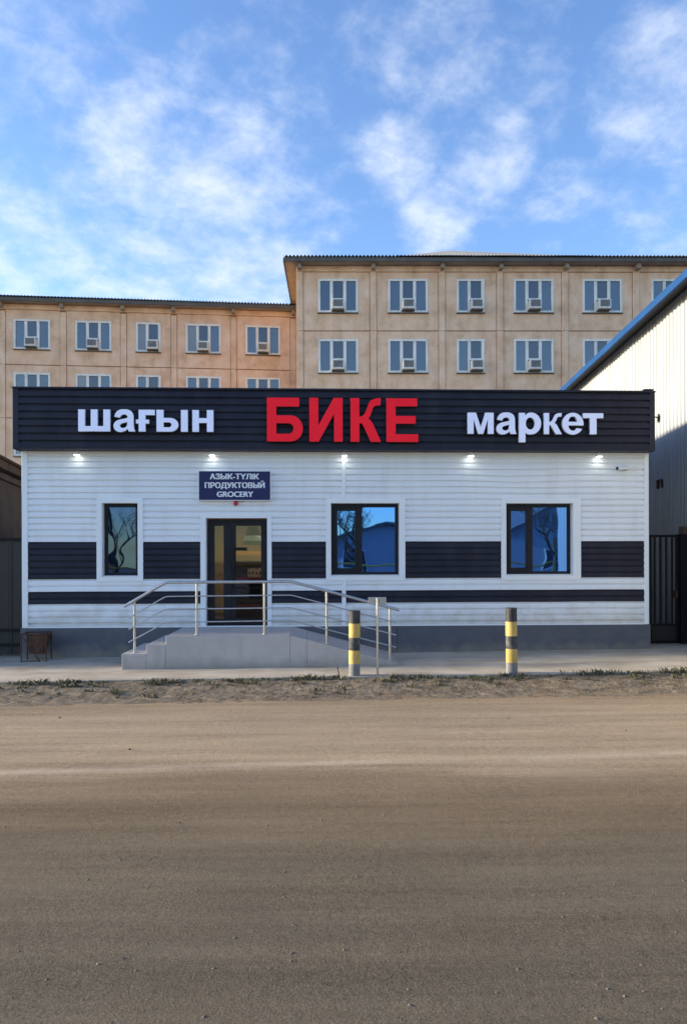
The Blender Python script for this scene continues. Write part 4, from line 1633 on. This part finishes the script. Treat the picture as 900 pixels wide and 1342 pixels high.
# ------------------------------------------------------------------ entrance steps and ramp
PF = SHOP.at(300, 875.5)                              # front plane of the platform from its foot on the ground
gx, gy = ground_at(300, 875.5, 0)
PV = (Vector((gx, gy, 0)) - SHOP.loc).dot(SHOP.n)
Pp = lambda x, y, v=None: SHOP.at(x, y, PV if v is None else v)
plat_z = PL_TOP
plat = empty('entrance_ramp', SHOP.world(0, 0, 0), SHOP.rz)
tag(plat, 'grey concrete entrance platform with steps on the left and a ramp on the right', 'ramp')
uA, uB, uC, uD, uE = Pp(159.5, 860)[0], Pp(191.5, 860)[0], Pp(217, 840)[0], Pp(380, 832)[0], Pp(524, 868)[0]
uM = Pp(402, 840)[0]
zA, zB = Pp(175, 857)[1], Pp(205, 845)[1]
wxA = SHOP.world(uA, PV, 0).x


def gl(u):
    return gz(SHOP.world(u, PV, 0).x)


BK = -.05
e = .002
MB().prism([(uA, gl(uA) - .1), (uB - e, gl(uB) - .1), (uB - e, zA), (uA, zA)], PV, BK).build('step', M['ramp'], plat, bevel=.008)
MB().prism([(uB, gl(uB) - .1), (uC - e, gl(uC) - .1), (uC - e, zB), (uB, zB)], PV, BK).build('step', M['ramp'], plat, bevel=.008)
MB().prism([(uC, gl(uC) - .1), (uD - e, gl(uD) - .1), (uD - e, plat_z), (uC, plat_z)], PV, BK).build('landing', M['ramp'], plat, bevel=.008)
zE = gl(uE) + .02
zM = plat_z + (zE - plat_z) * (uM - uD) / (uE - uD)
MB().prism([(uD, gl(uD) - .1), (uM - e, gl(uM) - .1), (uM - e, zM), (uD, plat_z)], PV, BK).build('ramp_slab', M['ramp'], plat, bevel=.006)
MB().prism([(uM, gl(uM) - .1), (uE, gl(uE) - .1), (uE, zE), (uM, zM)], PV, BK).build('ramp_slab', M['ramp'], plat, bevel=.006)

# ------------------------------------------------------------------ handrail
RV = PV + .10
H = lambda x, y: SHOP.at(x, y, RV)
rail = empty('handrail', SHOP.world(0, RV, 0), SHOP.rz)
tag(rail, 'stainless steel handrail with three thin bars on the entrance platform', 'handrail')
pL, pE1, pE2, pR = H(162.5, 795), H(217, 763.3), H(382, 762.3), H(523, 799.5)
rad = .026


def rail_z(u, pts):
    for (a, c) in zip(pts[:-1], pts[1:]):
        if a[0] <= u <= c[0]:
            return a[1] + (c[1] - a[1]) * (u - a[0]) / (c[0] - a[0])
    return pts[0][1] if u < pts[0][0] else pts[-1][1]


top = [pL, pE1, pE2, pR]


def soft_path(pts, cut=.06):
    out = [Vector((pts[0][0], 0, pts[0][1]))]
    for i in range(1, len(pts) - 1):
        p = Vector((pts[i][0], 0, pts[i][1]))
        a = Vector((pts[i - 1][0], 0, pts[i - 1][1]))
        c = Vector((pts[i + 1][0], 0, pts[i + 1][1]))
        p0, p1 = p + (a - p).normalized() * cut, p + (c - p).normalized() * cut
        for t in (0, .33, .67, 1):
            out.append(p0.lerp(p, t).lerp(p.lerp(p1, t), t))
    out.append(Vector((pts[-1][0], 0, pts[-1][1])))
    return out


MB().tube(soft_path(top), rad, 14).build('top_rail', M['steel'], rail, smooth=True)
lows = [[(168.5, 810), (217, 781.8), (382, 780), (519, 816.5)], [(168.5, 825), (217, 798.6), (382, 796.6), (519, 832.5)], [(168.5, 842), (217, 815.8), (382, 813.3), (519, 848.5)]]
for pts in lows:
    MB().tube(soft_path([H(*p) for p in pts]), .0115, 10).build('rail', M['steel'], rail, smooth=True)


def surf(u):
    if u < uB:
        return zA
    if u < uC:
        return zB
    if u < uD:
        return plat_z
    return plat_z + (zE - plat_z) * (u - uD) / (uE - uD)


for x in (175.5, 257.3, 346.2, 428, 511):
    u = H(x, 800)[0]
    zt = rail_z(u, top)
    p = MB().tube([(u, .035, surf(u) + .0), (u, .035, zt - .012)], .021, 12).build('post', M['steel'], rail, smooth=True)
    MB().tube([(u, .035, surf(u) + .002), (u, .035, surf(u) + .014)], .042, 14).build('base_flange', M['steel'], p, smooth=True)
    MB().tube([(u, .035, zt - .03), (u, .0, zt - .012)], .009, 8).build('saddle', M['steel'], p)

# ------------------------------------------------------------------ sign post in front of the ramp
x, y = ground_at(494.6, 886, 0)
top_z = EYE + px_dir(494.6, 784).z * y
ps = empty('sign_post', (x, y, gz(x) - .02), SHOP.rz)
tag(ps, 'thin steel post with a small blank grey plate, in front of the ramp', 'sign post')
hgt = top_z - gz(x) + .02
MB().tube([(0, 0, -.1), (0, 0, hgt)], .018, 12).build('pole', M['steel'], ps, smooth=True)
MB().box(-.14, .14, .02, .028, hgt - .10, hgt + .015).build('plate', M['steel'], ps, bevel=.004)
MB().box(-.03, .03, .016, .0205, hgt - .08, hgt - .02).build('clamp', M['gutter'], ps)

# ------------------------------------------------------------------ bollards
for k, (bx, by, tops, lab) in enumerate(((464.3, 886.5, (800.5, 817.5, 836, 853, 870.5), 'black and yellow striped bollard in front of the ramp, with a worn grey band'),
                                         (672.3, 883.5, (797, 815, 834, 851, 869), 'black and yellow striped bollard standing alone before the right window'))):
    x, y = ground_at(bx, by, 0)
    y += .09
    r = empty('bollard', (x, y, gz(x) - .02), 0)
    r.rotation_euler = ((.008, .006, 0), (-.006, -.009, 1.1))[k]
    tag(r, lab, 'bollard', 'striped bollards on the kerb')
    rad_ = .0885
    zz_ = [EYE + px_dir(bx, t).z * (y - .08) - gz(x) + .02 for t in tops] + [-.12]
    pole = MB().tube([(0, 0, -.12), (0, 0, zz_[4] - .001)], rad_ + .001, 26)
    pole.build('post', M['bol_base'], r, smooth=True)
    names = [('bol_black', 'black top band'), ('bol_yellow', 'upper yellow band'), ('bol_grey', 'worn dark grey band'), ('bol_yellow', 'lower yellow band')]
    for j, (mm, ll) in enumerate(names):
        rr = rad_ + (.0 if j % 2 == 0 else .0012)
        t1, t0 = zz_[j], zz_[j + 1] + .0006
        pts, rs = [(0, 0, t0), (0, 0, t1)], [rr, rr]
        if j == 0:
            pts, rs = [(0, 0, t0), (0, 0, t1 - .006), (0, 0, t1)], [rr, rr, rr - .006]
        o_ = MB().tube(pts, rs, 26).build('painted_band', M[mm], r, smooth=True)
        o_['label'] = ll

# ------------------------------------------------------------------ litter bin at the left corner
x, y = ground_at(48, 866, 0)
bin_ = empty('litter_bin', (x, y, gz(x)), SHOP.rz + .12)
tag(bin_, 'rusty iron litter bin tipping in its stand at the left corner of the shop', 'litter bin')
body = MB()
n0, w0, w1, t_ = .04, .115, .19, .012
zb_, zt_ = .13, .50


def ring(w, d, z):
    return [(-w, -d, z), (w, -d, z), (w, d, z), (-w, d, z)]


vs_ = ring(w0, .13, zb_) + ring(w1, .17, zt_) + ring(w1 - t_, .17 - t_, zt_) + ring(w0 - t_, .13 - t_, zb_ + t_)
fs_ = [(3, 2, 1, 0), (12, 13, 14, 15)]
for q in range(4):
    q2 = (q + 1) % 4
    fs_ += [(q, q2, 4 + q2, 4 + q), (4 + q, 4 + q2, 8 + q2, 8 + q), (8 + q, 8 + q2, 12 + q2, 12 + q)]
body.add(vs_, fs_)
bo = body.build('bin_body', M['rust'], bin_)
bo.rotation_euler = (R(-7), R(3), 0)
st = MB()
for s in (-1, 1):
    st.tube([(s * .215, -.2, 0), (s * .215, -.2, .52)], .013, 8)
    st.tube([(s * .215, .2, 0), (s * .215, .2, .52)], .013, 8)
    st.tube([(s * .215, -.2, .515), (s * .215, .2, .515)], .012, 8)
st.tube([(-.215, -.2, .515), (.215, -.2, .515)], .012, 8).tube([(-.215, .2, .515), (.215, .2, .515)], .012, 8)
st.tube([(-.21, -.205, .50), (.10, -.215, .02)], .011, 8)
st.tube([(.10, -.2, .0), (.10, -.2, .03)], .012, 8)
st.tube([(-.215, -.2, .02), (.10, -.2, .02)], .008, 8)
st.build('stand', M['rust'], bin_)

# ------------------------------------------------------------------ across the street (seen in the window glass)


def gable_house(name, label, x0, x1, y0, y1, ze_, zr_, wallm):
    r = empty(name, ((x0 + x1) / 2, y0, 0), 0)
    tag(r, label, 'house')
    hw = (x1 - x0) / 2
    MB().prism([(-hw, -.3), (hw, -.3), (hw, ze_), (0, zr_), (-hw, ze_)], y1 - y0, 0).build('wall', wallm, r)
    k = (zr_ - ze_) / hw
    ro_ = MB()
    o_ = .4
    for s in (-1, 1):
        pts = [(0, zr_ + .02), (s * (hw + o_), ze_ - k * o_ + .02), (s * (hw + o_), ze_ - k * o_ + .16), (0, zr_ + .18)]
        ro_.prism(pts if s < 0 else pts[::-1], y1 - y0 - .4, .4)
    ro_.build('roof', M['grey_roof'], r)
    for wx in (-hw * .45, hw * .45):
        w_ = MB().box(wx - .55, wx + .55, .0, .05, 1.3, 2.5)
        wo = w_.build('window', M['pvc'], r)
        MB().box(wx - .47, wx + .47, .051, .055, 1.38, 2.42).build('pane', M['pane_dark'], wo)
    return r


gable_house('opposite_house', 'pale gabled house across the street, mirrored in the right window', 11.4, 20.6, -11.5, -20.0, 3.3, 6.3, M['pale_wall'])
gable_house('opposite_house', 'pale low house across the street, mirrored in the centre window', 0.6, 9.0, -14, -22.0, 2.6, 4.0, M['pale_wall'])


def bare_tree(x, y, h, seed, label):
    rnd_ = random.Random(seed)
    r = empty('bare_tree', (x, y, -.1), 0)
    tag(r, label, 'tree', 'bare trees across the street')
    tk, br = MB(), MB()

    def grow(p, d, ln, rad_, lv):
        pts, rs = [p], [rad_]
        q, dd_ = p.copy(), d.copy()
        for i in range(4):
            dd_ = (dd_ + Vector((rnd_.uniform(-.2, .2), rnd_.uniform(-.2, .2), rnd_.uniform(-.05, .16)))).normalized()
            q = q + dd_ * ln / 4
            pts.append(q.copy())
            rs.append(rad_ * (1 - .14 * (i + 1)))
        (tk if lv == 0 else br).tube(pts, rs, 7 if lv < 2 else 4, caps=False)
        if lv >= 4:
            return
        for _ in range(4 if lv else 5):
            t = rnd_.uniform(.4, 1)
            i = min(3, int(t * 4))
            bp = pts[i].lerp(pts[i + 1], t * 4 - i)
            ax = Vector((rnd_.uniform(-1, 1), rnd_.uniform(-1, 1), rnd_.uniform(.1, .8))).normalized()
            grow(bp, (dd_ * .45 + ax * .8).normalized(), ln * rnd_.uniform(.5, .72), rad_ * .48, lv + 1)
    grow(Vector((0, 0, 0)), Vector((.05, 0, 1)), h * .45, h * .022, 0)
    tk.build('trunk', M['bark'], r)
    br.build('crown', M['bark'], r)


bare_tree(2.7, -8.4, 7.5, 3, 'leafless tree across the street, mirrored in the centre window')
bare_tree(13.0, -7.5, 8.0, 8, 'leafless tree across the street, mirrored in the right window')
bare_tree(11.9, -5.6, 6.5, 21, 'slender leafless tree near the kerb across the street, mirrored in the right window')
bare_tree(-9.6, -8.5, 8.0, 12, 'leafless tree across the street, mirrored in the left window')

gas = empty('gas_pipe', (0, -6.9, 0), 0)
tag(gas, 'yellow gas pipe on posts across the street, mirrored in the windows', 'gas pipe')
MB().tube([(x_ * 1.0, 0, 1.62 + .05 * math.sin(x_ * .7)) for x_ in range(-22, 23, 2)], .05, 8).build('pipe', M['gas'], gas)
for x_ in range(-20, 22, 5):
    MB().tube([(x_, .0, -.3), (x_, .0, 1.57)], .035, 6).build('pipe_post', M['gas'], gas)
of = empty('sheet_fence', (0, -8.9, 0), 0)
tag(of, 'pale metal fence across the street below the yellow pipe', 'fence')
for k in range(44):
    x_ = -22 + k
    MB().box(x_ + .01, x_ + .99, -.02 + .02 * (k % 2), .0 + .02 * (k % 2), -.3, 1.15 + .03 * (k % 3)).build('fence_panel', M[('pale_sheet', 'white_trim', 'pale_sheet', 'plinth', 'white_trim', 'fence', 'pale_sheet')[k % 7]], of)
